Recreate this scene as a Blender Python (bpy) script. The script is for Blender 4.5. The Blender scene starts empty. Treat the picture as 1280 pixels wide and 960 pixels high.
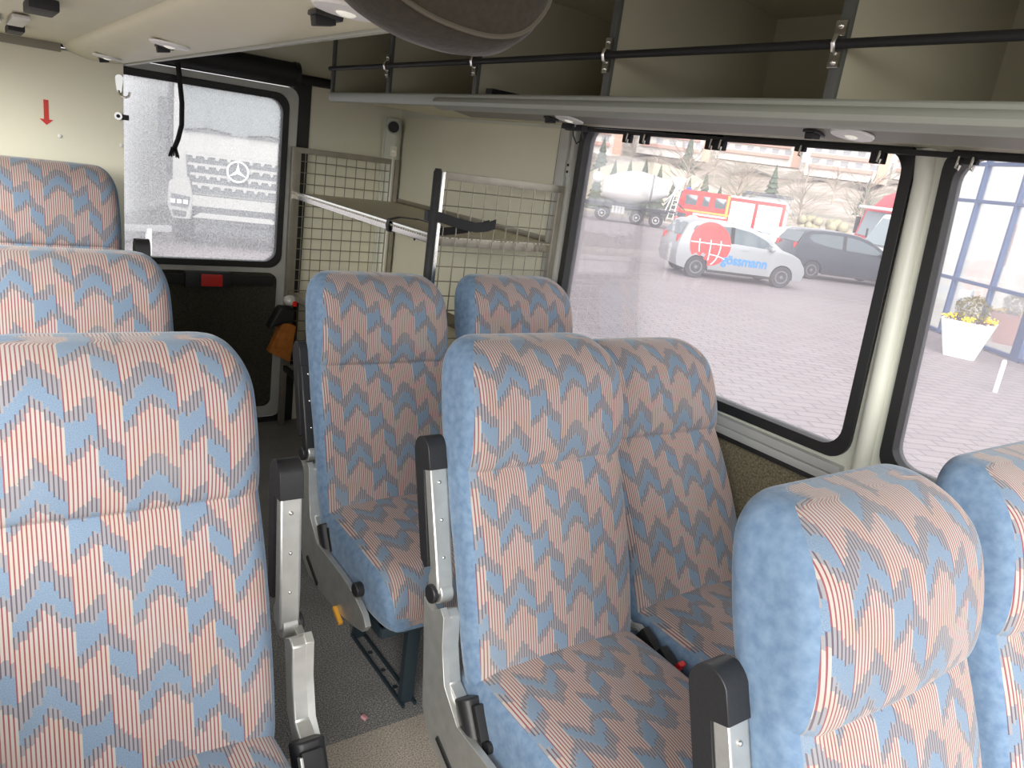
import bpy, bmesh, math, random
from mathutils import Vector, Matrix, Euler
from mathutils.geometry import tessellate_polygon
import numpy as np
random.seed(7)
PI = math.pi
sc = bpy.context.scene
COL = sc.collection

# ------------------------------------------------------------------ materials
def nt_new(name):
    m = bpy.data.materials.new(name); m.use_nodes = True
    nt = m.node_tree; nt.nodes.clear()
    out = nt.nodes.new('ShaderNodeOutputMaterial')
    return m, nt, out
def mat(name, col, rough=.6, metal=0., noise=0., scale=40., bump=0., sheen=0., col2=None, emit=0., coat=0., thr=None, spec=.5):
    m, nt, out = nt_new(name)
    b = nt.nodes.new('ShaderNodeBsdfPrincipled')
    nt.links.new(b.outputs[0], out.inputs[0])
    b.inputs['Base Color'].default_value = (*col, 1)
    b.inputs['Roughness'].default_value = rough
    b.inputs['Metallic'].default_value = metal
    b.inputs['Specular IOR Level'].default_value = spec
    if sheen:
        b.inputs['Sheen Weight'].default_value = sheen
        b.inputs['Sheen Roughness'].default_value = .35
    if coat: b.inputs['Coat Weight'].default_value = coat
    if emit:
        b.inputs['Emission Color'].default_value = (*col, 1); b.inputs['Emission Strength'].default_value = emit
    if noise or bump:
        tc = nt.nodes.new('ShaderNodeTexCoord'); n = nt.nodes.new('ShaderNodeTexNoise')
        n.inputs['Scale'].default_value = scale; n.inputs['Detail'].default_value = 5
        nt.links.new(tc.outputs['Object'], n.inputs['Vector'])
        if noise:
            r = nt.nodes.new('ShaderNodeValToRGB')
            c2 = col2 or tuple(c * (1 - noise) for c in col)
            a, z = thr or (.3, .7)
            r.color_ramp.elements[0].position = a; r.color_ramp.elements[1].position = z
            r.color_ramp.elements[0].color = (*c2, 1); r.color_ramp.elements[1].color = (*col, 1)
            nt.links.new(n.outputs['Fac'], r.inputs['Fac']); nt.links.new(r.outputs[0], b.inputs['Base Color'])
        if bump:
            bp = nt.nodes.new('ShaderNodeBump'); bp.inputs['Strength'].default_value = bump
            bp.inputs['Distance'].default_value = .003
            nt.links.new(n.outputs['Fac'], bp.inputs['Height']); nt.links.new(bp.outputs[0], b.inputs['Normal'])
    return m

class NG:
    """tiny node-maths helper"""
    def __init__(s, nt): s.nt = nt
    def m(s, op, a, b=None, c=None):
        n = s.nt.nodes.new('ShaderNodeMath'); n.operation = op
        for i, v in enumerate((a, b, c)):
            if v is None: continue
            if isinstance(v, (int, float)): n.inputs[i].default_value = v
            else: s.nt.links.new(v, n.inputs[i])
        return n.outputs[0]
    def mix(s, f, a, b):
        n = s.nt.nodes.new('ShaderNodeMix'); n.data_type = 'RGBA'
        for i, v in ((0, f), (6, a), (7, b)):
            if isinstance(v, (int, float)): n.inputs[i].default_value = v
            elif isinstance(v, tuple): n.inputs[i].default_value = (*v, 1)
            else: s.nt.links.new(v, n.inputs[i])
        return n.outputs[2]

def fabric_mat():
    """blue velour with a woven zigzag of cream / red and grey pin stripes (UV in metres)"""
    m, nt, out = nt_new('zigzag_moquette'); g = NG(nt)
    uv = nt.nodes.new('ShaderNodeUVMap'); uv.uv_map = 'UVMap'
    sep = nt.nodes.new('ShaderNodeSeparateXYZ'); nt.links.new(uv.outputs[0], sep.inputs[0])
    U, V = sep.outputs[0], sep.outputs[1]
    N = 26.
    us = g.m('DIVIDE', g.m('ADD', U, 10.033), .158)
    uq = g.m('DIVIDE', g.m('ADD', g.m('FLOOR', g.m('MULTIPLY', us, N)), .5), N)
    fu = g.m('FRACT', uq)
    r = nt.nodes.new('ShaderNodeValToRGB'); nt.links.new(fu, r.inputs[0])
    cr = r.color_ramp; cr.interpolation = 'LINEAR'
    # (u, offset, thickness): offset stored as offset*0.5+0.5
    pts = [(0., .065, .33), (.19, .065, .19), (.265, -.065, .26), (.272, .33, .16), (.37, .40, .24), (.485, .50, .27),
           (.492, .0, .15), (.75, -.36, .19), (.79, -.40, .22), (.993, -.13, .17)]
    while len(cr.elements) < len(pts): cr.elements.new(.5)
    for e, (p, o, t) in zip(cr.elements, pts):
        e.position = p; e.color = (o * .5 + .5, t, 0, 1)
    sp = nt.nodes.new('ShaderNodeSeparateColor'); nt.links.new(r.outputs[0], sp.inputs[0])
    off = g.m('MULTIPLY', g.m('SUBTRACT', sp.outputs[0], .5), 2.)
    nz = nt.nodes.new('ShaderNodeTexNoise'); nz.inputs['Scale'].default_value = 90; nz.inputs['Detail'].default_value = 2
    nt.links.new(uv.outputs[0], nz.inputs['Vector'])
    wn = nt.nodes.new('ShaderNodeTexWhiteNoise'); wn.noise_dimensions = '1D'
    nt.links.new(g.m('FLOOR', g.m('MULTIPLY', us, N)), wn.inputs['W'])
    jit = g.m('ADD', g.m('MULTIPLY', g.m('SUBTRACT', wn.outputs[0], .5), .06), g.m('MULTIPLY', g.m('SUBTRACT', nz.outputs[0], .5), .12))
    t = g.m('FRACT', g.m('ADD', g.m('SUBTRACT', g.m('DIVIDE', g.m('SUBTRACT', 20., V), .156), off), jit))
    th = sp.outputs[1]
    blue = g.m('LESS_THAN', t, th)
    c0 = g.m('GREATER_THAN', t, g.m('ADD', th, .105)); c1 = g.m('LESS_THAN', t, g.m('ADD', th, .60))
    cream = g.m('MULTIPLY', c0, c1)
    fs = g.m('FRACT', g.m('MULTIPLY', us, N))
    s2 = g.m('LESS_THAN', fs, .36)                  # red / dark thread
    nc = nt.nodes.new('ShaderNodeTexNoise'); nc.inputs['Scale'].default_value = 14; nc.inputs['Detail'].default_value = 2
    nt.links.new(uv.outputs[0], nc.inputs['Vector'])
    warm = g.mix(g.m('MULTIPLY', g.m('SUBTRACT', nc.outputs[0], .35), 3.), (.42, .40, .385), (.43, .37, .305))
    creamc = g.mix(s2, warm, (.26, .08, .095))
    greyc = g.mix(s2, (.27, .268, .285), (.118, .095, .125))
    base = g.mix(cream, greyc, creamc)
    nb = nt.nodes.new('ShaderNodeTexNoise'); nb.inputs['Scale'].default_value = 700
    nt.links.new(uv.outputs[0], nb.inputs['Vector'])
    bl = g.mix(g.m('MULTIPLY', g.m('SUBTRACT', nb.outputs[0], .25), 2.), (.13, .195, .29), (.235, .31, .40))
    base = g.mix(blue, base, bl)
    # soft wear patches
    nw = nt.nodes.new('ShaderNodeTexNoise'); nw.inputs['Scale'].default_value = 5; nw.inputs['Detail'].default_value = 3
    nt.links.new(uv.outputs[0], nw.inputs['Vector'])
    wr = nt.nodes.new('ShaderNodeMapRange'); wr.inputs[1].default_value = .5; wr.inputs[2].default_value = .75; wr.inputs[4].default_value = .28
    nt.links.new(nw.outputs[0], wr.inputs[0])
    base = g.mix(wr.outputs[0], base, (.34, .345, .33))
    b = nt.nodes.new('ShaderNodeBsdfPrincipled'); nt.links.new(base, b.inputs['Base Color'])
    b.inputs['Roughness'].default_value = .9; b.inputs['Specular IOR Level'].default_value = .15
    b.inputs['Sheen Weight'].default_value = .35; b.inputs['Sheen Roughness'].default_value = .4
    bp = nt.nodes.new('ShaderNodeBump'); bp.inputs['Strength'].default_value = .25; bp.inputs['Distance'].default_value = .002
    nt.links.new(nb.outputs[0], bp.inputs['Height']); nt.links.new(bp.outputs[0], b.inputs['Normal'])
    nt.links.new(b.outputs[0], out.inputs[0])
    return m

def glass_mat(name, dust=.12, dcol=(.8, .82, .85), speck=0., tint=(1, 1, 1)):
    m, nt, out = nt_new(name); g = NG(nt)
    tr = nt.nodes.new('ShaderNodeBsdfTransparent'); tr.inputs[0].default_value = (*tint, 1)
    gl = nt.nodes.new('ShaderNodeBsdfGlossy'); gl.inputs['Roughness'].default_value = .02
    tl = nt.nodes.new('ShaderNodeBsdfTranslucent'); tl.inputs[0].default_value = (*dcol, 1)
    fr = nt.nodes.new('ShaderNodeFresnel'); fr.inputs[0].default_value = 1.4
    m1 = nt.nodes.new('ShaderNodeMixShader'); m2 = nt.nodes.new('ShaderNodeMixShader')
    tc = nt.nodes.new('ShaderNodeTexCoord')
    n1 = nt.nodes.new('ShaderNodeTexNoise'); n1.inputs['Scale'].default_value = 2.5; n1.inputs['Detail'].default_value = 6
    nt.links.new(tc.outputs['Object'], n1.inputs['Vector'])
    fac = g.m('MULTIPLY', g.m('ADD', n1.outputs[0], .5), dust)
    if speck:
        n2 = nt.nodes.new('ShaderNodeTexNoise'); n2.inputs['Scale'].default_value = 130; n2.inputs['Detail'].default_value = 3
        nt.links.new(tc.outputs['Object'], n2.inputs['Vector'])
        sp = g.m('MULTIPLY', g.m('GREATER_THAN', n2.outputs[0], .53), speck)
        fac = g.m('ADD', fac, sp)
    nt.links.new(fac, m1.inputs[0]); nt.links.new(tr.outputs[0], m1.inputs[1]); nt.links.new(tl.outputs[0], m1.inputs[2])
    nt.links.new(g.m('MULTIPLY', fr.outputs[0], .5), m2.inputs[0]); nt.links.new(m1.outputs[0], m2.inputs[1]); nt.links.new(gl.outputs[0], m2.inputs[2])
    nt.links.new(m2.outputs[0], out.inputs[0])
    return m

def lino_mat(name, base, dark, light):
    m, nt, out = nt_new(name); g = NG(nt)
    tc = nt.nodes.new('ShaderNodeTexCoord')
    n = nt.nodes.new('ShaderNodeTexNoise'); n.inputs['Scale'].default_value = 260; n.inputs['Detail'].default_value = 3
    nt.links.new(tc.outputs['Object'], n.inputs['Vector'])
    r = nt.nodes.new('ShaderNodeValToRGB')
    for e, (p, c) in zip([r.color_ramp.elements[0], r.color_ramp.elements[1], r.color_ramp.elements.new(.5)], [(.36, dark), (.66, light), (.5, base)]):
        e.position = p; e.color = (*c, 1)
    nt.links.new(n.outputs[0], r.inputs[0])
    n2 = nt.nodes.new('ShaderNodeTexNoise'); n2.inputs['Scale'].default_value = 6; n2.inputs['Detail'].default_value = 5
    nt.links.new(tc.outputs['Object'], n2.inputs['Vector'])
    b = nt.nodes.new('ShaderNodeBsdfPrincipled'); b.inputs['Roughness'].default_value = .65
    nt.links.new(g.mix(g.m('MULTIPLY', g.m('SUBTRACT', n2.outputs[0], .45), 1.2), r.outputs[0], tuple(c * .55 for c in base)), b.inputs['Base Color'])
    nt.links.new(b.outputs[0], out.inputs[0])
    return m

def paver_mat():
    m, nt, out = nt_new('brick_pavers'); g = NG(nt)
    tc = nt.nodes.new('ShaderNodeTexCoord'); mp = nt.nodes.new('ShaderNodeMapping')
    mp.inputs['Rotation'].default_value = (0, 0, .55)
    nt.links.new(tc.outputs['Object'], mp.inputs[0])
    br = nt.nodes.new('ShaderNodeTexBrick'); nt.links.new(mp.outputs[0], br.inputs['Vector'])
    br.inputs['Scale'].default_value = 1.; br.inputs['Brick Width'].default_value = .40; br.inputs['Row Height'].default_value = .20
    br.inputs['Mortar Size'].default_value = .013; br.inputs['Color1'].default_value = (.32, .275, .285, 1)
    br.inputs['Color2'].default_value = (.28, .24, .25, 1); br.inputs['Mortar'].default_value = (.15, .13, .145, 1)
    n = nt.nodes.new('ShaderNodeTexNoise'); n.inputs['Scale'].default_value = .5; n.inputs['Detail'].default_value = 6
    nt.links.new(tc.outputs['Object'], n.inputs['Vector'])
    b = nt.nodes.new('ShaderNodeBsdfPrincipled'); b.inputs['Roughness'].default_value = .8
    nt.links.new(g.mix(g.m('MULTIPLY', g.m('SUBTRACT', n.outputs[0], .4), 1.), br.outputs[0], (.34, .31, .32)), b.inputs['Base Color'])
    nt.links.new(b.outputs[0], out.inputs[0])
    return m

def stripes_mat(name, c1, c2, period, axis=0, duty=.15, rough=.6):
    m, nt, out = nt_new(name); g = NG(nt)
    tc = nt.nodes.new('ShaderNodeTexCoord'); sp = nt.nodes.new('ShaderNodeSeparateXYZ'); nt.links.new(tc.outputs['Object'], sp.inputs[0])
    f = g.m('LESS_THAN', g.m('FRACT', g.m('DIVIDE', g.m('ADD', sp.outputs[axis], 500.), period)), duty)
    b = nt.nodes.new('ShaderNodeBsdfPrincipled'); b.inputs['Roughness'].default_value = rough
    nt.links.new(g.mix(f, c1, c2), b.inputs['Base Color']); nt.links.new(b.outputs[0], out.inputs[0])
    return m

M = {}
M['fab'] = fabric_mat()
M['blue'] = mat('plain_blue_velour', (.20, .29, .41), .9, 0, .35, 60, .3, .35, col2=(.13, .205, .32), spec=.15)
M['alu'] = mat('brushed_aluminium', (.66, .66, .63), .42, .75, .15, 30, .05)
M['alup'] = mat('satin_aluminium_paint', (.62, .62, .57), .45, .25, .12, 12)
M['pad'] = mat('black_plastic', (.022, .022, .024), .42, 0, .2, 200, .1)
M['blk'] = mat('matt_black', (.012, .012, .013), .6)
M['rub'] = mat('black_rubber_seal', (.018, .018, .018), .45)
M['chrome'] = mat('chrome', (.75, .74, .70), .22, 1.)
M['cream'] = mat('cream_wall_panel', (.88, .85, .68), .5, 0, .05, 4)
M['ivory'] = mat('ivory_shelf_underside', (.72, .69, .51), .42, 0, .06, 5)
M['grey'] = mat('grey_green_trim', (.40, .42, .37), .4, 0, .08, 6)
M['dkgrey'] = mat('dark_grey_edge_trim', (.10, .105, .095), .5)
M['comp'] = mat('beige_compartment_board', (.46, .44, .33), .65, 0, .06, 4)
M['duct'] = mat('warm_grey_duct', (.235, .225, .185), .45, 0, .08, 6)
M['paint'] = mat('pale_grey_body_paint', (.80, .81, .71), .38, 0, .04, 3)
M['carpet'] = mat('olive_brown_wall_carpet', (.30, .265, .18), .95, 0, .6, 160, .6, col2=(.11, .095, .06), spec=.1)
M['dcarpet'] = mat('dark_door_carpet', (.085, .08, .06), .95, 0, .5, 160, .6, col2=(.045, .042, .032), spec=.1)
M['lino'] = lino_mat('grey_speckled_lino', (.24, .23, .22), (.12, .115, .11), (.38, .37, .35))
M['lino_front'] = lino_mat('front_floor_speckle', (.52, .45, .37), (.28, .23, .18), (.68, .61, .52))  # paler, warmer speckle for the front part of the floor
M['steel'] = mat('dark_blue_frame_steel', (.035, .055, .07), .4, .3)
M['stain'] = mat('stainless_rack_steel', (.38, .35, .29), .38, .7, .15, 20)
M['wire'] = mat('dull_wire', (.36, .33, .26), .4, .6)
M['white'] = mat('white_enamel', (.85, .85, .83), .35)
M['red'] = mat('bright_red_plastic', (.75, .02, .02), .4)
M['orange'] = mat('orange_brown_wood', (.55, .19, .03), .5, 0, .4, 30)
M['yellow'] = mat('amber_plastic', (.85, .42, .05), .4)
M['padf'] = mat('brown_grey_headliner_cloth', (.05, .042, .028), .95, 0, .3, 120, .3, .2)
M['lens'] = mat('milky_lamp_lens', (.9, .88, .78), .3, emit=.25)
M['glass'] = glass_mat('dusty_side_glass', .15, (.86, .84, .90))
M['glassR'] = glass_mat('grimy_rear_glass', .22, (.88, .90, .93), .12)
M['pav'] = paver_mat()

# ------------------------------------------------------------------ mesh helpers
class MB:
    def __init__(s): s.bm = bmesh.new(); s.mi = 0
    def _fx(s, vs, T=None):
        if T is not None:
            for v in vs: v.co = T @ v.co
    def box(s, c, d, rot=None, bev=0., T=None):
        g = bmesh.ops.create_cube(s.bm, size=1.)['verts']
        for v in g: v.co = Vector((v.co.x * d[0], v.co.y * d[1], v.co.z * d[2]))
        if bev:
            es = list({e for v in g for e in v.link_edges})
            r = bmesh.ops.bevel(s.bm, geom=es, offset=bev, segments=2, affect='EDGES', profile=.7)
            g = list({v for f in r['faces'] for v in f.verts} | {v for v in g if v.is_valid})
        R = (Euler(rot).to_matrix() if rot else Matrix.Identity(3))
        for v in g: v.co = R @ v.co + Vector(c)
        for v in g:
            for f in v.link_faces: f.material_index = s.mi
        s._fx(g, T); return s
    def tube(s, pts, r, n=8, closed=False, cap=True):
        pts = [Vector(p) for p in pts]; rings = []; L = len(pts)
        rs = r if isinstance(r, (list, tuple)) else [r] * L
        up = None
        for i, p in enumerate(pts):
            if closed: d = (pts[(i + 1) % L] - pts[i - 1])
            else: d = (pts[min(i + 1, L - 1)] - pts[max(i - 1, 0)])
            d = d.normalized() if d.length > 1e-9 else Vector((0, 0, 1))
            if up is None or abs(up.dot(d)) > .98: up = Vector((0, 0, 1)) if abs(d.z) < .9 else Vector((1, 0, 0))
            a = d.cross(up).normalized(); b = a.cross(d).normalized(); up = b
            rings.append([s.bm.verts.new(p + a * math.cos(2 * PI * k / n) * rs[i] + b * math.sin(2 * PI * k / n) * rs[i]) for k in range(n)])
        for i in range(L if closed else L - 1):
            A, B = rings[i], rings[(i + 1) % L]
            for k in range(n):
                f = s.bm.faces.new((A[k], A[(k + 1) % n], B[(k + 1) % n], B[k])); f.material_index = s.mi
        if cap and not closed:
            for R in (rings[0], rings[-1]): s.bm.faces.new(R).material_index = s.mi
        return s
    def cyl(s, a, b, r, n=16): return s.tube([a, b], r, n)
    def prism(s, poly, vec, T=None):
        """poly: 3-D points in a plane, extruded by vec"""
        vec = Vector(vec); A = [s.bm.verts.new(Vector(p)) for p in poly]; B = [s.bm.verts.new(Vector(p) + vec) for p in poly]
        n = len(A); tris = tessellate_polygon([[Vector(p) for p in poly]])
        for t in tris:
            for R, rv in ((A, 1), (B, -1)):
                try: s.bm.faces.new([R[i] for i in t][::rv]).material_index = s.mi
                except ValueError: pass
        for i in range(n):
            s.bm.faces.new((A[i], A[(i + 1) % n], B[(i + 1) % n], B[i])).material_index = s.mi
        s._fx(A + B, T); return s
    def plate(s, outer, holes, vec):
        """outer/holes: 3-D loops in one plane; a slab with holes"""
        vec = Vector(vec); loops = [outer] + holes; flat = [Vector(p) for l in loops for p in l]
        tris = tessellate_polygon([[Vector(p) for p in l] for l in loops])
        A = [s.bm.verts.new(p) for p in flat]; B = [s.bm.verts.new(p + vec) for p in flat]
        for t in tris:
            try:
                s.bm.faces.new([A[i] for i in t]).material_index = s.mi
                s.bm.faces.new([B[i] for i in t][::-1]).material_index = s.mi
            except ValueError: pass
        k = 0
        for l in loops:
            n = len(l)
            for i in range(n):
                a, b = k + i, k + (i + 1) % n
                s.bm.faces.new((A[a], A[b], B[b], B[a])).material_index = s.mi
            k += n
        return s
    def sphere(s, c, r, sc_=(1, 1, 1), u=16, v=10, rot=None):
        g = bmesh.ops.create_uvsphere(s.bm, u_segments=u, v_segments=v, radius=r)['verts']
        R = Euler(rot).to_matrix() if rot else Matrix.Identity(3)
        for q in g: q.co = R @ Vector((q.co.x * sc_[0], q.co.y * sc_[1], q.co.z * sc_[2])) + Vector(c)
        for q in g:
            for f in q.link_faces: f.material_index = s.mi
        return s
    def rings(s, rings, closed_ring=True, caps=True):
        V = [[s.bm.verts.new(Vector(p)) for p in r] for r in rings]
        for A, B in zip(V, V[1:]):
            n = len(A)
            for k in range(n if closed_ring else n - 1):
                s.bm.faces.new((A[k], A[(k + 1) % n], B[(k + 1) % n], B[k])).material_index = s.mi
        if caps and closed_ring:
            for R in (V[0], V[-1]): s.bm.faces.new(R).material_index = s.mi
        return s
    def build(s, name, mats, parent=None, smooth=True, subsurf=0, bevel=0., auto=True):
        bm = s.bm
        bmesh.ops.recalc_face_normals(bm, faces=bm.faces[:])
        me = bpy.data.meshes.new(name); bm.to_mesh(me); bm.free()
        for m_ in (mats if isinstance(mats, (list, tuple)) else [mats]): me.materials.append(m_)
        if smooth:
            for p in me.polygons: p.use_smooth = True
            if auto: me.set_sharp_from_angle(angle=math.radians(38))
        o = bpy.data.objects.new(name, me); COL.objects.link(o)
        if bevel:
            b = o.modifiers.new('bevel', 'BEVEL'); b.width = bevel; b.segments = 2; b.limit_method = 'ANGLE'; b.angle_limit = .6
        if subsurf:
            q = o.modifiers.new('sub', 'SUBSURF'); q.levels = subsurf; q.render_levels = subsurf
        if parent is not None: o.parent = parent
        return o
def tag(o, label=None, cat=None, group=None, kind=None):
    if label: o['label'] = label
    if cat: o['category'] = cat
    if group: o['group'] = group
    if kind: o['kind'] = kind
    return o
def empty(name, loc, rz=0, label=None, cat=None, group=None, kind=None):
    o = bpy.data.objects.new(name, None); COL.objects.link(o); o.empty_display_size = .1
    o.location = loc; o.rotation_euler = (0, 0, rz); return tag(o, label, cat, group, kind)
def rrect(pts, r, n=6):
    """rounded polygon from 2-D corner points"""
    out = []; L = len(pts)
    for i in range(L):
        p = Vector(pts[i]); a = (Vector(pts[i - 1]) - p).normalized(); b = (Vector(pts[(i + 1) % L]) - p).normalized()
        ang = a.angle(b); d = r / math.tan(ang / 2); h = r / math.sin(ang / 2)
        c = p + (a + b).normalized() * h; s0 = p + a * d - c; s1 = p + b * d - c
        tot = s0.angle(s1); sg = 1 if (s0.x * s1.y - s0.y * s1.x) > 0 else -1
        for k in range(n + 1):
            t = tot * k / n * sg
            out.append((c.x + s0.x * math.cos(t) - s0.y * math.sin(t), c.y + s0.x * math.sin(t) + s0.y * math.cos(t)))
    return out
def inset(loop, d):
    c = Vector((sum(p[0] for p in loop) / len(loop), sum(p[1] for p in loop) / len(loop)))
    w = max(abs(p[0] - c.x) for p in loop); h = max(abs(p[1] - c.y) for p in loop)
    return [(c.x + (p[0] - c.x) * (w - d) / w, c.y + (p[1] - c.y) * (h - d) / h) for p in loop]
def copy_tree(o, parent=None):
    c = o.copy(); COL.objects.link(c); c.parent = parent
    for ch in list(o.children): copy_tree(ch, c)
    return c
def arc(c, r, a0, a1, n, f=lambda x, y: (x, y)):
    return [f(c[0] + r * math.cos(a0 + (a1 - a0) * k / n), c[1] + r * math.sin(a0 + (a1 - a0) * k / n)) for k in range(n + 1)]

def catmull(pts, n=3):
    P_ = [np.array(p, float) for p in pts]; out = []
    for i in range(len(P_) - 1):
        p0, p1, p2, p3 = P_[max(i - 1, 0)], P_[i], P_[i + 1], P_[min(i + 2, len(P_) - 1)]
        for k in range(n):
            t = k / n
            out.append(.5 * ((2 * p1) + (-p0 + p2) * t + (2 * p0 - 5 * p1 + 4 * p2 - p3) * t * t + (-p0 + 3 * p1 - 3 * p2 + p3) * t ** 3))
    out.append(P_[-1]); return out

# ------------------------------------------------------------------ camera
H = 1.46
cam = bpy.data.cameras.new('camera'); co = bpy.data.objects.new('camera', cam); COL.objects.link(co)
Rm = Matrix(((0.8179235, -0.55989261, 0.13236852), (-0.0520276, -0.30111422, -0.95216771), (0.57296971, 0.77191353, -0.27541827)))
W = Matrix((Rm[0], -Rm[1], -Rm[2])).transposed().to_4x4(); W.translation = Vector((0, 0, H)); co.matrix_world = W
cam.sensor_width = 36; cam.lens = 36 * 952.8 / 1280; cam.clip_start = .05; cam.clip_end = 2000
sc.camera = co

# ------------------------------------------------------------------ room shell
WX = 1.85; YR = 3.76; ZC = 1.95; YF = -.35
st = lambda o: tag(o, kind='structure')
f = MB().box((.83, (1.47 + YR) / 2, -.02), (2.1, YR - 1.47, .04)); st(f.build('floor', M['lino']))
f = MB().box((.83, (1.47 + YF) / 2, -.02), (2.1, 1.47 - YF, .04)); st(f.build('floor_front', M['lino_front']))
# right wall with two windows
w1 = rrect([(2.245, 1.62), (1.045, 1.612), (1.016, .86), (2.250, .85)], .055)
w2 = rrect([(.922, 1.612), (-.25, 1.60), (-.28, .86), (.877, .873)], .055)
o1 = inset(w1, -.03); o2 = inset(w2, -.03)
X3 = lambda l, x=WX: [(x, a, b) for a, b in l]
outer = [(YF, .0), (YR + .04, .0), (YR + .04, ZC + .03), (YF, ZC + .03)]
m = MB().plate(X3(outer), [X3(o1), X3(o2)], (.05, 0, 0)); st(m.build('wall_right', M['paint'], smooth=False))
def window(n, hole, oh, gm, x=WX):
    e = empty('window_%d' % n, (x, 0, 0), kind='structure')
    m = MB().plate([(-.012, a, b) for a, b in oh], [[(-.012, a, b) for a, b in hole]], (.05, 0, 0)); m.build('rubber_seal', M['rub'], e, bevel=.006)
    hh = inset(hole, -.008)
    MB().plate([(.018, a, b) for a, b in hh], [], (.004, 0, 0)).build('glass_pane', gm, e, smooth=False)
    return e
window(1, w1, o1, M['glass']); window(2, w2, o2, M['glass'])
# pillar ridges and rails on the right wall
rw = MB()
rw.tube([(WX - .004, .945 + (z - .8) * .045 / .8 + .0, z) for z in (.80, 1.0, 1.2, 1.4, 1.55)] + [(WX - .004, 1.0, 1.62)], .022, 12)
st(rw.build('trim_1', M['paint']))
m = MB(); m.box((WX - .008, 1.65, .805), (.03, 1.32, .026), bev=.006); m.box((WX - .012, 1.65, .780), (.036, 1.32, .022), bev=.005)
st(m.build('trim_2', mat('silver_sill', (.55, .56, .54), .35, .3)))
st(MB().box((WX - .010, 1.65, .762), (.034, 1.34, .016), bev=.004).build('trim_3', M['rub']))
st(MB().box((WX - .006, (YF + 3.7) / 2, .375), (.014, 3.7 - YF, .75)).build('baseboard_right', M['carpet'], smooth=False))
# cream side panel between window one and the rear corner, with edge channels
st(MB().box((WX - .006, 3.03, 1.18), (.012, 1.30, .86)).build('trim_4', M['cream'], smooth=False))
m = MB(); m.box((WX - .014, 2.345, 1.2), (.028, .055, .86), bev=.008); m.box((WX - .01, 2.300, 1.2), (.02, .022, .86), bev=.006)
st(m.build('trim_5', M['alup']))
st(MB().box((WX - .016, 2.377, 1.2), (.012, .006, .86)).build('trim_6', mat('brown_edge', (.16, .07, .03), .6)))
# rear wall with the door opening
door = [(.10, .03), (1.31, .03), (1.325, 1.67), (.10, 1.67)]
m = MB().plate([(a, YR, b) for a, b in [(-.22, 0), (WX + .05, 0), (WX + .05, ZC + .03), (-.22, ZC + .03)]], [[(a, YR, b) for a, b in door]], (0, .05, 0))
st(m.build('wall_rear', M['cream'], smooth=False))
d = empty('door_1', (.1, YR, 0), kind='structure')
g1 = rrect([(.02, 1.60), (1.13, 1.60), (1.125, .845), (.02, .845)], .06)     # glass (door-local x)
rim = rrect([(0.0, 1.66), (1.205, 1.66), (1.19, .04), (0.0, .04)], .05)
g1o = inset(g1, -.03)
Yp = lambda l, y=0.: [(a, y, b) for a, b in l]
MB().plate(Yp(rim, -.03), [Yp(g1o, -.03)], (0, .05, 0)).build('door_leaf', M['alup'], d, bevel=.006)
MB().plate(Yp(g1o, -.04), [Yp(g1, -.04)], (0, .05, 0)).build('window_seal', M['rub'], d, bevel=.005)
MB().plate(Yp(inset(g1, -.006), -.012), [], (0, .004, 0)).build('glass_pane', M['glassR'], d, smooth=False)
pan = rrect([(.02, .79), (1.135, .79), (1.13, .10), (.02, .10)], .04)
MB().plate(Yp(pan, -.042), [], (0, .014, 0)).build('carpet_panel', M['dcarpet'], d, smooth=False)
m = MB(); m.box((.56, -.060, .755), (1.1, .03, .05), bev=.01); h_ = m.build('pull_bar', M['blk'], d)
MB().box((.80, -.068, .757), (.20, .045, .075), bev=.008).build('handle_housing', M['pad'], d)
MB().box((.815, -.094, .757), (.095, .02, .055), bev=.006).build('handle', mat('red_handle', (.65, .03, .02), .4), d)
m = MB().plate(Yp([(.0, .0), (1.26, .0), (1.27, 1.70), (0., 1.70)], -.012), [Yp(rrect([(-.0, 1.665), (1.21, 1.665), (1.195, .03), (-.0, .03)], .05), -.012)], (0, .03, 0))
m.build('door_seal', M['rub'], d)
# left wall with a long window opening, and the partition panel behind the last left seat
m = MB().plate([(-.20, a, b) for a, b in [(YF, 0), (YR, 0), (YR, ZC + .03), (YF, ZC + .03)]], [[(-.20, a, b) for a, b in rrect([(-.2, .85), (2.9, .85), (2.9, 1.58), (-.2, 1.58)], .06)]], (-.05, 0, 0))
st(m.build('wall_left', M['cream'], smooth=False))
st(MB().box((.133, 3.12, .81), (.666, .03, 1.62)).build('wall_partition', M['cream'], smooth=False))
st(MB().box((.04, 3.098, 1.628), (.48, .012, .030), bev=.003).build('trim_7', mat('taupe_strip', (.27, .25, .20), .5)))
st(MB().box((.845, (YF + YR) / 2, ZC + .02), (2.2, YR - YF + .1, .04)).build('ceiling', M['comp'], smooth=False))
# rear corner post
m = MB(); m.box((1.795, 3.71, .8), (.07, .06, 1.6), bev=.02, rot=(0, 0, .6)); m.box((1.755, 3.735, .8), (.014, .02, 1.6), bev=.005)
st(m.build('trim_8', M['paint']))

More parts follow.
